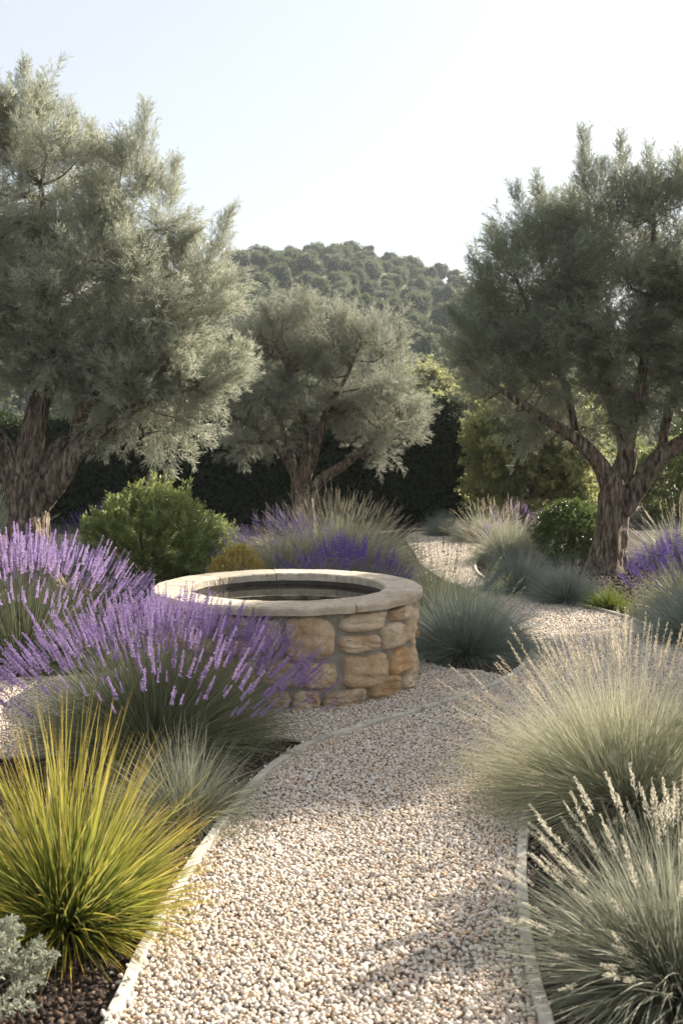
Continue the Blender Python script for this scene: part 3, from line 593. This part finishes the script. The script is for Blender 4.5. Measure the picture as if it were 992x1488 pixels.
grass((1.34,4.8),.70,.70,8200,'feather','large golden green feather grass spilling over the path edging',21,GG,w=.0027,droop=.26,tmax=84,power=.6,heads_n=420,hl=.12,hmat='seed',over=.10,htmax=62)
grass((1.05,3.22),.50,.50,3400,'silver','silvery grass with a few chunky pale plumes, nearest the camera',22,None,w=.0042,droop=.32,tmax=84,power=.6,heads_n=130,hl=.105,hmat='seed_pale',temps=PLUME,over=.08,htmax=60,K=6,hw=.003,curl=.10)
grass((-.70,4.62),.36,.46,1500,'silver','silvery blue grass tuft between the yellow sedge and the lavender',23,None,w=.0030,droop=.34,tmax=82,K=6,curl=.12)
grass((-.05,11.9),1.0,.98,7000,'feather','tall golden feather grass dome behind the purple lavender',24,GG,w=.006,droop=.2,tmax=76,heads_n=700,hl=.12,over=.06)
gb=grass((2.31,14.3),.50,.70,2800,'silver','straw coloured feather grass leaning over the path beside the boxwood',25,GG,w=.005,droop=.22,tmax=76,heads_n=120,hl=.14,over=.1,maxn=60)
copy_tree(gb,(2.39,17.2,0),1.5,(1.08,1.08,.85),label='pale feather grass mound by the far fescue at the path bend')
copy_tree(gb,(4.55,13.9,0),2.6,(1.2,1.2,1.05),label='yellowish feather grass behind the violet lavender, beside the dark trunk')
copy_tree(gb,(-5.0,14.5,0),.7,(1.35,1.35,1.75),label='tall pale grass at the outer side of the thick twisted trunk')
copy_tree(gb,(-1.45,12.2,0),.3,(.75,.75,.6),label='low straw grass between the green shrub and the golden shrub')

# yellow sedge: broad glossy blades
def sedge(loc,R,Hh,n,mat,label,seed,w,cat='sedge',low=.25):
    e=empty('sedge',(*loc,0),label=label,cat=cat); rng=np.random.default_rng(seed); g=Geo()
    d,t,az=hemi(n,78,rng,.6); k=np.cos(t)**2; L=(Hh*k+R*(1-k))*(.65+.5*rng.random(n))*1.1
    base=np.column_stack([np.cos(az)*R*.22*np.sin(t),np.sin(az)*R*.22*np.sin(t),np.full(n,.005)])+np.column_stack([rng.normal(0,R*.05,(n,2)),np.zeros(n)])
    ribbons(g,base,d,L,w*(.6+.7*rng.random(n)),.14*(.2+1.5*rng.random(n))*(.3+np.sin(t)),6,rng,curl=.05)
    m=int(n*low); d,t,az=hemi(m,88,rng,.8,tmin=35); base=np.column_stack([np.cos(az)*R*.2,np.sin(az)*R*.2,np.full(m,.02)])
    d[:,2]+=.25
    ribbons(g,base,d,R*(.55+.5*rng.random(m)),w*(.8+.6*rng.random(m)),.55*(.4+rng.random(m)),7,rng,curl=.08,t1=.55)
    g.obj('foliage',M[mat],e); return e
sedge((-.96,3.62),.37,.71,1700,'yellow','bright yellow green sedge clump with gold tips at the path edging',31,.0062)
sedge((2.66,10.3),.24,.26,700,'lime','small lime green sedge between blue fescue and violet lavender',32,.006)

shrub((-2.02,11.0),.74,1.18,2400,'shrub','rounded green shrub with upright sunlit shoots behind the pale lavender',41,sl=.17,spikes=.12)
shrub((-1.62,13.5),.26,.72,260,'shrub','small leafy green bush standing alone before the grey blue grass',42,sl=.15,lumps=.25)
shrub((-1.0,9.9),.28,.70,900,'gold','small golden yellow shrub touching the far rim of the well',43,sl=.075,temps=SPR_BOX,lumps=.06)
shrub((3.13,14.2),.50,.88,2600,'box','clipped round boxwood beside the dark olive trunk',44,name='boxwood',cat='boxwood',sl=.085,temps=SPR_BOX,lumps=.035)
shrub((-4.1,12.4),.42,.5,300,'gold','low yellowish bush behind the pale lavender by the twisted trunk',45,sl=.14)
shrub((6.95,21.5),.85,1.75,2600,'shrub','dark rounded bush behind the leaning limb of the dark olive',46,sl=.17,temps=SPR_BOX,lumps=.08)
shrub((9.6,24.5),1.2,2.7,1500,'light_tree','pale green tall bush beyond the violet lavender',47,sl=.2,lumps=.12)
shrub((4.15,23.5),1.1,1.7,1800,'light_tree','low light green bush in the gap between the hedge end and boxwood',48,sl=.22,lumps=.15)
shrub((6.0,25.5),1.7,2.5,2600,'shrub','broad green bush behind the boxwood and the dark trunk',49,sl=.24,lumps=.15)
shrub((9.8,25.5),2.0,3.0,2400,'box','big dark bush at the outer edge behind the leaning olive limb',50,sl=.26,lumps=.12)
shrub((2.72,5.35),.36,1.95,420,'shrub','tall loose shrub added beyond the picture edge to throw a shade band over the path',52,sl=.2,lumps=.2,zc=.6)  # unseen shrub, added so that its shadow crosses the near path
# felted silver plant in the near corner
e=empty('artemisia',(-1.16,2.95,0),label='felted silver artemisia in the near corner below the yellow sedge',cat='artemisia'); rng=np.random.default_rng(51); g=Geo()
n=120; d,t,az=hemi(n,70,rng,.7); pos=np.column_stack([np.cos(az)*.2*np.sin(t),np.sin(az)*.2*np.sin(t),.05+.12*np.cos(t)])
stamp_set(g,ART,pos,d,.15*(.8+.4*rng.random(n)),rng); g.obj('foliage',[M['artemisia'],M['artemisia']],e)
s=Geo()
for i in range(14): tube(s,[[0,0,0],pos[i]*.5,pos[i]],[.006,.005,.003],6,6)
s.obj('stem',M['twig'],e,smooth=True)

# ------------------------------------------------------------------ trees
def tree(name,label,cat,base,trunk,limbs,env,nlobe,nsh,sl,mat,seed,Y,depth=1.0,group=None,temps=None,rough=.09,big=60,outline_up=.45,bark='bark',nseg=44,lobe_r=.34,fillin=.25,spires=()):
    """trunk/limbs: px polylines with radii; env: ellipsoids (px,py,rx,ry)"""
    rng=np.random.default_rng(seed); e=empty(name,(base[0],base[1],0),label=label,cat=cat,group=group); o=np.array([base[0],base[1],0]); s=F/Y
    def W(px,py,dy=0): return P(px,py,Y)+np.array([(px-CX)*dy/F,dy,0])-o
    g=Geo(); tp=[W(x,y) for x,y,_ in trunk]; tp[0][2]=-.03
    tube(g,tp,[r for *_,r in trunk],nseg,60,rough,9,seed,flare=.30)
    nodes=[]
    for li,l in enumerate(limbs):
        dy=np.linspace(0,1,len(l))**1.2*l[0][3] if len(l[0])>3 else np.zeros(len(l))
        pth,r=tube(g,[W(p[0],p[1],dy[i]) for i,p in enumerate(l)],[p[2] for p in l],26,40,rough*.8,7,seed+li+1)
        nodes+= [(a,b) for a,b in zip(pth[4:],r[4:])]
    NP=np.array([n_[0] for n_ in nodes]); NR=np.array([n_[1] for n_ in nodes])
    g.obj('trunk',M[bark],e,smooth=True)
    # lobes on the envelope
    E=[]; tot=sum(a[2]*a[3] for a in env)
    lob=[]
    for (cx,cy,rx,ry) in env:
        c=W(cx,cy); R3=np.array([rx/s,(rx+ry)*.5/s*depth,ry/s]); k=max(3,int(nlobe*rx*ry/tot))
        ii=np.arange(k)+.5; ph=np.arccos(1-2*ii/k); th=np.pi*(1+5**.5)*ii+rng.random()*6; u=np.column_stack([np.cos(th)*np.sin(ph),np.sin(th)*np.sin(ph),np.cos(ph)]); u=unit(u+rng.normal(0,.18,u.shape))
        for a in u:
            if a[1]<-.5 and -.75<a[2]<.45 and rng.random()<.55: continue
            lob.append((c+a*R3*(1-lobe_r*.8)*rng.uniform(.86,1.04),lobe_r*min(R3)*rng.uniform(.8,1.25),a,c,R3))
        for j in range(int(k*fillin)): a=unit(rng.normal(size=3)); lob.append((c+a*R3*rng.random()*.6,lobe_r*min(R3),a,c,R3))
    # drop lobes buried deep inside another envelope
    keep=[]
    for L_ in lob:
        dmin=min(np.linalg.norm((L_[0]-W(cx,cy))/np.array([rx/s,(rx+ry)*.5/s*depth,ry/s])) for cx,cy,rx,ry in env)
        if dmin>.42 or rng.random()<.3: keep.append(L_)
    lob=keep; br=Geo(); pos=[];dr=[];sc=[]
    per=nsh/len(lob)
    for c,r,a,ec,R3 in lob:
        dist=np.linalg.norm(NP-c,axis=1)+np.maximum(NP[:,2]-c[2]+.1,0)*1.5; i=int(np.argmin(dist)); p0=NP[i]; mid=(p0+c)/2+rng.normal(0,.08,3)+np.array([0,0,-.06*np.linalg.norm(c-p0)])
        r0=min(NR[i]*.6,.012+.016*np.linalg.norm(c-p0)); tube(br,[p0,mid,c],[r0,r0*.65,.007],7,12,.08,0,3)
        m=int(per*rng.uniform(.75,1.25)*(r/(lobe_r*min(R3)))**2); u=unit(rng.normal(size=(m,3)))
        outw=unit((c-ec)/R3); q=c+u*r*(rng.random((m,1))**.5)*.95
        d=unit(u*.55+outw*.75+np.array([0,0,outline_up])+rng.normal(0,.28,(m,3)))
        pos.append(q-d*sl*.35); dr.append(d); sc.append(sl*(.7+.6*rng.random(m)))
        for k in range(4):
            t=c+unit(rng.normal(size=3)+outw)*r*.9; tube(br,[c,(c+t)/2+rng.normal(0,.03,3),t],[.007,.005,.003],5,5)
    br.obj('branch',M['twig'],e,smooth=True)
    pos=np.concatenate(pos);dr=np.concatenate(dr);sc=np.concatenate(sc)
    for (bx,by,tx,ty,rr) in spires:      # pointed leaders rising out of the crown
        dy_=rng.uniform(-.5,.3); b_=W(bx,by,dy_); t_=W(tx,ty,dy_); ax=t_-b_; Ln=np.linalg.norm(ax); ax=ax/Ln; m=int(46*Ln/.8)
        f=rng.random(m)**1.1; u=unit(rng.normal(size=(m,3))); q=b_+ax*(f*Ln*.93)[:,None]+u*(rr*(1-f*.9))[:,None]*rng.random((m,1))
        d=unit(ax*.9+u*.45+np.array([0,0,.3])); L_=sl*(.45+.4*(1-f)+.2*rng.random(m)); pos=np.concatenate([pos,q-d*L_[:,None]*.3]); dr=np.concatenate([dr,d]); sc=np.concatenate([sc,L_])
        pass
    # long leading shoots that break the outline
    if big:
        cand=rng.choice(len(lob),big); bp=[];bd=[]
        for i in cand:
            c,r,a,ec,R3=lob[i]; outw=unit((c-ec)/R3)
            if outw[2]<-.2: continue
            d=unit(outw*.7+np.array([0,0,.9])+rng.normal(0,.22,3)); bp.append(c+d*r*.3); bd.append(d)
        bp=np.array(bp);bd=np.array(bd)
    cg=Geo(); stamp_set(cg,temps or SHO,pos,dr,sc,rng)
    if big: stamp_set(cg,SHO_BIG,bp,bd,sl*1.5*(.6+.7*rng.random(len(bp))),rng)
    cg.obj('crown',[M[mat],M['twig']],e); return e
OG='olive trees in the garden'
tree('olive_tree','tall silvery olive with a thick twisted forked trunk behind the pale lavender bank','olive tree',G(45,850)[:2],
  [(45,852,.34),(43,800,.285),(40,750,.265),(38,705,.27),(36,690,.22)],
  [[(38,720,.22,.3),(44,660,.17),(58,590,.13),(90,500,.09),(70,400,.06),(60,260,.03)],
   [(34,710,.2,-.4),(8,660,.14),(-30,610,.11),(-80,540,.07),(-110,430,.04)],
   [(48,735,.17,-.2),(78,700,.155),(112,655,.12),(150,622,.09),(215,585,.06),(290,560,.03)],
   [(44,715,.13,.4),(62,685,.10),(88,650,.10),(108,640,.09),(118,590,.08),(150,480,.055),(190,340,.03)],
   [(112,655,.09,-.5),(120,600,.07),(170,520,.05),(240,450,.03)]],
  [(50,290,150,118),(36,190,48,62),(205,290,68,88),(-60,430,170,170),(120,440,160,130),(218,440,108,105),(225,560,105,98),(300,540,45,55),(110,530,110,62)],
  130,4600,.42,'olive',101,G(45,850)[1],depth=.85,group=OG,big=70,spires=[(38,230,34,98,.22),(10,240,-2,150,.2),(95,250,100,165,.2),(135,250,132,170,.18),(205,260,212,160,.24),(240,310,256,225,.2),(290,420,338,310,.22),(300,470,352,405,.2),(290,570,358,548,.18),(255,380,285,330,.15)])
tree('olive_tree','smaller domed silvery olive in the middle distance before the dark hedge','olive tree',(P(440,790,17)[0],17),
  [(440,790,.23),(440,755,.185),(438,720,.17),(437,703,.15)],
  [[(437,712,.13,-.3),(425,680,.09),(398,645,.06),(360,615,.04),(325,600,.02)],
   [(437,710,.13,.3),(446,660,.09),(440,600,.06),(420,540,.04),(395,490,.02)],
   [(438,710,.11,-.3),(458,655,.08),(474,600,.05),(505,545,.035),(525,495,.02)],
   [(441,728,.13,.1),(468,697,.10),(500,675,.075),(540,642,.05),(580,610,.02)],
   [(430,690,.06,.4),(410,620,.05),(380,560,.03),(350,520,.02)]],
  [(450,492,100,60),(385,535,82,78),(530,540,85,82),(368,612,72,55),(555,615,72,62),(460,560,92,58)],
  115,2600,.36,'olive',202,17,depth=1.0,group=OG,big=60,lobe_r=.32,outline_up=.6,spires=[(450,480,440,420,.25),(400,490,378,442,.22),(500,490,514,444,.22),(560,530,585,485,.2),(350,520,338,470,.2),(590,600,622,585,.2)])
tree('olive_tree','dark full crowned olive with furrowed trunk and a leaning limb beside the boxwood','olive tree',G(886,832)[:2],
  [(882,834,.27),(886,790,.23),(889,745,.215),(893,705,.21),(897,685,.16)],
  [[(888,712,.14,-.3),(868,672,.10),(838,640,.08),(795,612,.055),(745,580,.035),(700,550,.02)],
   [(898,700,.17,.2),(910,655,.13),(897,610,.09),(872,545,.065),(850,450,.05),(838,330,.025)],
   [(908,665,.11,-.2),(918,610,.085),(935,530,.06),(945,420,.045),(950,310,.02)],
   [(900,742,.15,-.1),(928,705,.125),(958,665,.11),(1000,636,.09),(1050,580,.06),(1075,470,.03)],
   [(960,662,.07,.3),(968,610,.055),(995,530,.04),(1010,420,.02)],
   [(838,640,.05,.3),(820,560,.04),(780,480,.03),(750,400,.02)]],
  [(875,368,115,95),(775,430,100,115),(985,360,100,115),(740,545,80,85),(830,580,110,72),(940,540,110,75),(1040,500,100,120),(880,450,120,100)],
  130,3700,.44,'olive_shaded',303,G(886,832)[1],depth=.85,group=OG,big=70,spires=[(720,440,684,375,.2),(745,380,712,325,.18),(770,350,745,268,.22),(800,330,778,250,.22),(850,300,846,205,.24),(900,300,902,212,.22),(940,300,940,222,.22),(985,300,988,222,.24),(870,300,872,245,.2),(700,520,655,450,.2)])

# light broken shade from neighbours of the garden that stand just outside the frame
LTS=[shoot(s+90,tw=8,nl=8,leaf=.13,w=.075,ang=1.0,twl=.4) for s in range(3)]
tree('small_tree','slender pale green tree with thin trunks behind the boxwood','tree',(P(765,770,20)[0],20),
  [(765,775,.10),(764,745,.08),(762,715,.07)],
  [[(762,720,.06,.2),(758,680,.05),(745,640,.03),(720,600,.02)],[(764,735,.06,-.2),(780,690,.05),(795,650,.03),(815,610,.02)],[(762,720,.04,0),(768,660,.03),(770,600,.02)]],
  [(740,650,62,60),(810,655,62,62),(775,610,80,60),(720,700,40,38),(830,700,40,40)],60,1500,.42,'light_tree',404,20,temps=LTS,big=0,nseg=14,lobe_r=.36,rough=.05)
tree('small_tree','rounded yellow green tree rising over the end of the hedge','tree',(P(650,700,27)[0],27),
  [(650,735,.12),(650,700,.1),(650,680,.08)],[[(650,690,.07,0),(640,650,.05),(630,620,.03)],[(650,690,.07,0),(665,640,.05),(680,600,.03)]],
  [(640,625,50,42),(690,620,50,45)],34,900,.5,'light_tree',405,27,temps=LTS,big=0,nseg=12,lobe_r=.36,rough=.05)
tree('small_tree','olive toned tree seen between the domed olive and the dark olive, below the hill','tree',(P(620,620,45)[0],45),
  [(620,697,.2),(620,650,.18),(620,620,.14)],[[(620,630,.12,0),(612,590,.08),(605,570,.05)],[(620,630,.12,0),(632,590,.08),(640,570,.05)]],
  [(612,572,40,36),(645,590,36,34),(580,600,40,30)],34,900,.75,'light_tree',406,45,temps=LTS,big=0,nseg=12,lobe_r=.36,rough=.05)

tree('olive_tree','tall olive standing beyond the picture edge, shading the middle of the path','olive tree',(5.6,10.4),
  [(1293,872,.2),(1292,800,.18),(1290,720,.16),(1286,640,.12)],[[(1286,660,.1,.2),(1260,540,.07),(1220,420,.04)],[(1286,660,.1,-.2),(1290,480,.06),(1300,340,.04)],[(1286,670,.08,.2),(1330,560,.05),(1370,430,.03)]],
  [(1262,350,195,170),(1285,480,190,110)],60,3200,.45,'olive',505,10.4,group=OG,big=0,nseg=16)
# hedge
e=empty('hedge',(-2.6,21.6,0),label='long dark clipped hedge closing the garden behind the olives',cat='hedge')
rng=np.random.default_rng(61); n=15000; X0,X1=-6.2,5.25; g=Geo(); core=Geo()
def hz(x): xx=x-2.6; return 2.15+.12*np.sin(xx*1.3)+.08*np.sin(xx*3.1)+.25*np.exp(-((xx-2.0)/.9)**2)
f=rng.random(n); xx=rng.uniform(X0,X1,n); zz=rng.uniform(0.02,1,n)*hz(xx)
yy=np.full(n,-.55)+.1*np.sin(xx*2.3)*np.sin(zz*2.1)+rng.normal(0,.07,n)
top=f>.72; zz[top]=hz(xx[top])+rng.normal(0,.05,top.sum()); yy[top]=rng.uniform(-.6,.6,top.sum())
end=f<.07; xx[end]=X1+rng.normal(0,.05,end.sum()); yy[end]=rng.uniform(-.55,.6,end.sum())
edge=np.clip((np.maximum(zz-(hz(xx)-.3),0)/.3),0,1); yy=np.where(top|end,yy,yy+edge**2*.22)
xx=np.where((xx>X1-.3)&~end,xx,xx)
D=np.column_stack([np.where(end,1,0)+rng.normal(0,.4,n),np.where(top|end,0,-1)+rng.normal(0,.4,n),np.where(top,1,.25)+rng.normal(0,.35,n)])
stamp_set(g,SPR_BOX,np.column_stack([xx,yy,zz])-unit(D)*.04,unit(D),.15*(.7+.6*rng.random(n)),rng)
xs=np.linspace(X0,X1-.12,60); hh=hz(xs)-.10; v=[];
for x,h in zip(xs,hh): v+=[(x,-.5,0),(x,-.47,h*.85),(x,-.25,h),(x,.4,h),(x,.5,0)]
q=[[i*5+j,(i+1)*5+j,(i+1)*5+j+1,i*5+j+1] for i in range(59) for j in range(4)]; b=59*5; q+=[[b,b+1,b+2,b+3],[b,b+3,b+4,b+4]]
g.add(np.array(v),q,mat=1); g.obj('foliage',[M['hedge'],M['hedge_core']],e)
s=Geo()
for i in range(26):
    x=X0+.25+i*.44; tube(s,[[x,0,0],[x+.03,.02,.5],[x,-.02,1.4]],[.04,.03,.02],7,6)
s.obj('stem',M['twig'],e,smooth=True)

# ------------------------------------------------------------------ hill with scattered trees
def hill_h(x,y):
    f=np.clip((y-62)/(205-62),0,1); f=f*f*(3-2*f)*.35+f*.65; b=np.clip((y-205)/200,0,1)
    return 37.0*np.exp(-((x+8)/64.)**2)*f*(1-b*b*.9)+.8*np.sin(x*.09+1)*np.sin(y*.07)*f
xs=np.linspace(-260,240,120); ys=np.linspace(60,420,100); X,Y=np.meshgrid(xs,ys); Z=hill_h(X,Y)-.05; g=Geo()
v=np.stack([X,Y,Z],-1).reshape(-1,3); i=np.arange(99)[:,None]*120; j=np.arange(119)[None]; q=np.stack([i+j,i+j+1,i+120+j+1,i+120+j],-1).reshape(-1,4); g.add(v,q)
g.obj('hill',M['hill_ground'],smooth=True,kind='structure')
def hill_geo(seed,R=2.0,nl=1300):
    rng=np.random.default_rng(seed); g=Geo(); g2_=[]
    lob=[(np.array([0,0,R*.72]),R*.84)]+[(np.array([math.cos(a)*.5*R,math.sin(a)*.5*R,R*rng.uniform(.5,1.25)]),R*rng.uniform(.3,.55)) for a in rng.random(5)*6.28]
    B=[];D=[]
    for c,r in lob:
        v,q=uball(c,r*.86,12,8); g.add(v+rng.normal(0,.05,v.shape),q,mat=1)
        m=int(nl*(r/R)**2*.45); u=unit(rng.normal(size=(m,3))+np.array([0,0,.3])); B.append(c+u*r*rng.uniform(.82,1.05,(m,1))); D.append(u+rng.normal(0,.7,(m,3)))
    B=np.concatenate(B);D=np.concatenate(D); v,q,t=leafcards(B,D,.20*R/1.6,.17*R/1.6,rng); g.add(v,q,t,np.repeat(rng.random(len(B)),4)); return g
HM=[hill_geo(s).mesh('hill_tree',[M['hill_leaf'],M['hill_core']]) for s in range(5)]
rng=np.random.default_rng(71); cand=[]
# even scatter over the slope by dart throwing
xs=rng.uniform(-75,60,9000); ys=rng.uniform(70,208,9000); cell={}
for x,y in zip(xs,ys):
    dm=3.9
    k=(int(x//4),int(y//4)); ok=True
    for a in (-1,0,1):
        for b in (-1,0,1):
            for (u,w) in cell.get((k[0]+a,k[1]+b),()):
                if (u-x)**2+(w-y)**2<dm*dm: ok=False;break
            if not ok:break
        if not ok:break
    if ok: cell.setdefault(k,[]).append((x,y)); cand.append((x,y))
cand=np.array(cand); sx=CX+cand[:,0]*F/cand[:,1]; sz=hill_h(cand[:,0],cand[:,1]); sy=HY-(sz+1.5-H)*F/cand[:,1]
vis=(sx>320)&(sx<690)&(sy<600)&(sy>340)
# hidden behind the domed olive
hid=((sx-460)/140)**2+((sy-560)/115)**2<1
score=np.where(vis&~hid,0,1)*1e4+cand[:,1]*0+np.where(vis,0,1e4)+np.abs(sx-500)*.5+cand[:,1]*.2
order=np.argsort(score); ind=order[:292]; rest=order[292:]
for c,i in enumerate(ind):
    o=bpy.data.objects.new('hillside_tree',HM[c%5]); C.objects.link(o); x,y=cand[i]
    s_=rng.uniform(.6,1.35); o.location=(x,y,hill_h(x,y)-.25); o.rotation_euler=(0,0,rng.random()*6.28); o.scale=(s_,s_,s_*rng.uniform(.85,1.15))
    tag(o,label='rounded dark evergreen crown covering the slope of the hill',cat='tree',group='evergreen trees covering the hillside')
g=Geo(); tl=[hill_geo(s+40,nl=220) for s in range(3)]
for k,t in enumerate(tl):
    ii=rest[k::3]; tv,tq,tt,tr=tmpl(t); tm=np.concatenate(t.m); pp=np.column_stack([cand[ii],hill_h(cand[ii,0],cand[ii,1])-.2])
    for mt in (0,1):
        qq=tq[tm==mt]; used=np.unique(qq); mp=-np.ones(len(tv),int); mp[used]=np.arange(len(used)); m=len(pp)
        sc=np.random.default_rng(9).uniform(.8,1.25,m); v=tv[used][None]*sc[:,None,None]+pp[:,None,:]; q=mp[qq][None]+(np.arange(m)*len(used))[:,None,None]
        g.add(v.reshape(-1,3),q.reshape(-1,4),np.tile(tt[used],m),np.repeat(np.random.default_rng(8).random(m),len(used)),mt)
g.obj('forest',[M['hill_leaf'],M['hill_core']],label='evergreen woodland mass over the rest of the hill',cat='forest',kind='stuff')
RL=['round pine on the ridge, nearest the hilltop','small ridge pine second from the hilltop','round ridge pine third from the hilltop','widest ridge pine, fourth from the hilltop','thin loose ridge pine, fifth from the hilltop','small ridge pine close to the dark olive crown']
for c,(px,py,R_) in enumerate([(513,368,1.5),(534,373,1.1),(567,383,1.2),(600,388,1.7),(637,398,1.4),(658,404,1.1)]):
    Y=203.; x=(px-CX)*Y/F; z=hill_h(x,Y); top=H-(py-6-HY)*Y/F
    e=empty('ridge_pine',(x,Y,float(z)-.1),label=RL[c],cat='pine',group='pines standing on the ridge'); g=Geo(); h=max(top-z,3.2)-R_*1.5
    tube(g,[[0,0,0],[.1,0,h*.5],[0,0,h+R_*.6]],[.22,.17,.1],8,8); g.obj('trunk',M['bark'],e,smooth=True)
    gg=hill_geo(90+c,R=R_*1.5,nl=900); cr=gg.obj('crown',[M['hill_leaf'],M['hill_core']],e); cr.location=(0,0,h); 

# ------------------------------------------------------------------ air, light, camera
def haze(density):
    import bmesh
    me=bpy.data.meshes.new('haze'); bm=bmesh.new(); bmesh.ops.create_cube(bm,size=1); bm.to_mesh(me); bm.free()
    o=bpy.data.objects.new('haze',me); C.objects.link(o); o.scale=(1820,1460,47); o.location=(0,690,22.4)
    m,nt,out=new_mat('haze_air'); vv=N(nt,'ShaderNodeVolumePrincipled'); vv.inputs['Color'].default_value=(.82,.9,1,1); vv.inputs['Density'].default_value=density; vv.inputs['Anisotropy'].default_value=.3
    nt.links.new(vv.outputs[0],out.inputs['Volume']); me.materials.append(m); tag(o,kind='stuff',label='thin pale blue haze filling the air before the hill',cat='haze')
HAZE=.00042
if HAZE: haze(HAZE)
AZ,EL=math.radians(50),math.radians(31)
sc=bpy.context.scene
sd=Vector((math.sin(AZ)*math.cos(EL),math.cos(AZ)*math.cos(EL),math.sin(EL)))
l=bpy.data.lights.new('sun','SUN'); l.energy=5.0; l.angle=math.radians(.6); l.color=(1,.90,.76)
lo=bpy.data.objects.new('sun',l); C.objects.link(lo); lo.rotation_euler=sd.to_track_quat('Z','Y').to_euler()
w=bpy.data.worlds.new('World'); sc.world=w; w.use_nodes=True; nt=w.node_tree; nt.nodes.clear()
sk=nt.nodes.new('ShaderNodeTexSky'); sk.sky_type='NISHITA'; sk.sun_disc=False; sk.sun_elevation=EL; sk.sun_rotation=AZ; sk.air_density=1.0; sk.dust_density=1.6; sk.ozone_density=.6
bg=nt.nodes.new('ShaderNodeBackground'); bg.inputs[1].default_value=.095; ow=nt.nodes.new('ShaderNodeOutputWorld'); veil=nt.nodes.new('ShaderNodeMix'); veil.data_type='RGBA'; veil.inputs[0].default_value=.68; veil.inputs[7].default_value=(3.3,3.3,3.2,1)   # thin high haze whitening the sky
nt.links.new(sk.outputs[0],veil.inputs[6]); nt.links.new(veil.outputs[2],bg.inputs[0]); nt.links.new(bg.outputs[0],ow.inputs[0])
cam=bpy.data.cameras.new('camera'); co=bpy.data.objects.new('camera',cam); C.objects.link(co); sc.camera=co
co.location=(0,0,H); co.rotation_euler=(math.radians(90),0,0); cam.sensor_width=36; cam.sensor_fit='VERTICAL'; cam.sensor_height=36
cam.lens=F/1488*36; cam.shift_y=-(744-HY)/1488; cam.clip_end=3000; cam.clip_start=.05
cam.dof.use_dof=True; cam.dof.focus_distance=7.5; cam.dof.aperture_fstop=4.5
sc.view_settings.view_transform='Standard'; sc.view_settings.look='None'; sc.view_settings.gamma=1; sc.view_settings.exposure=1.5
cy=sc.cycles; cy.max_bounces=6; cy.diffuse_bounces=3; cy.glossy_bounces=2; cy.transmission_bounces=3; cy.transparent_max_bounces=4; cy.volume_bounces=0
cy.use_adaptive_sampling=True; cy.adaptive_threshold=.02; cy.use_denoising=True; cy.sample_clamp_indirect=6
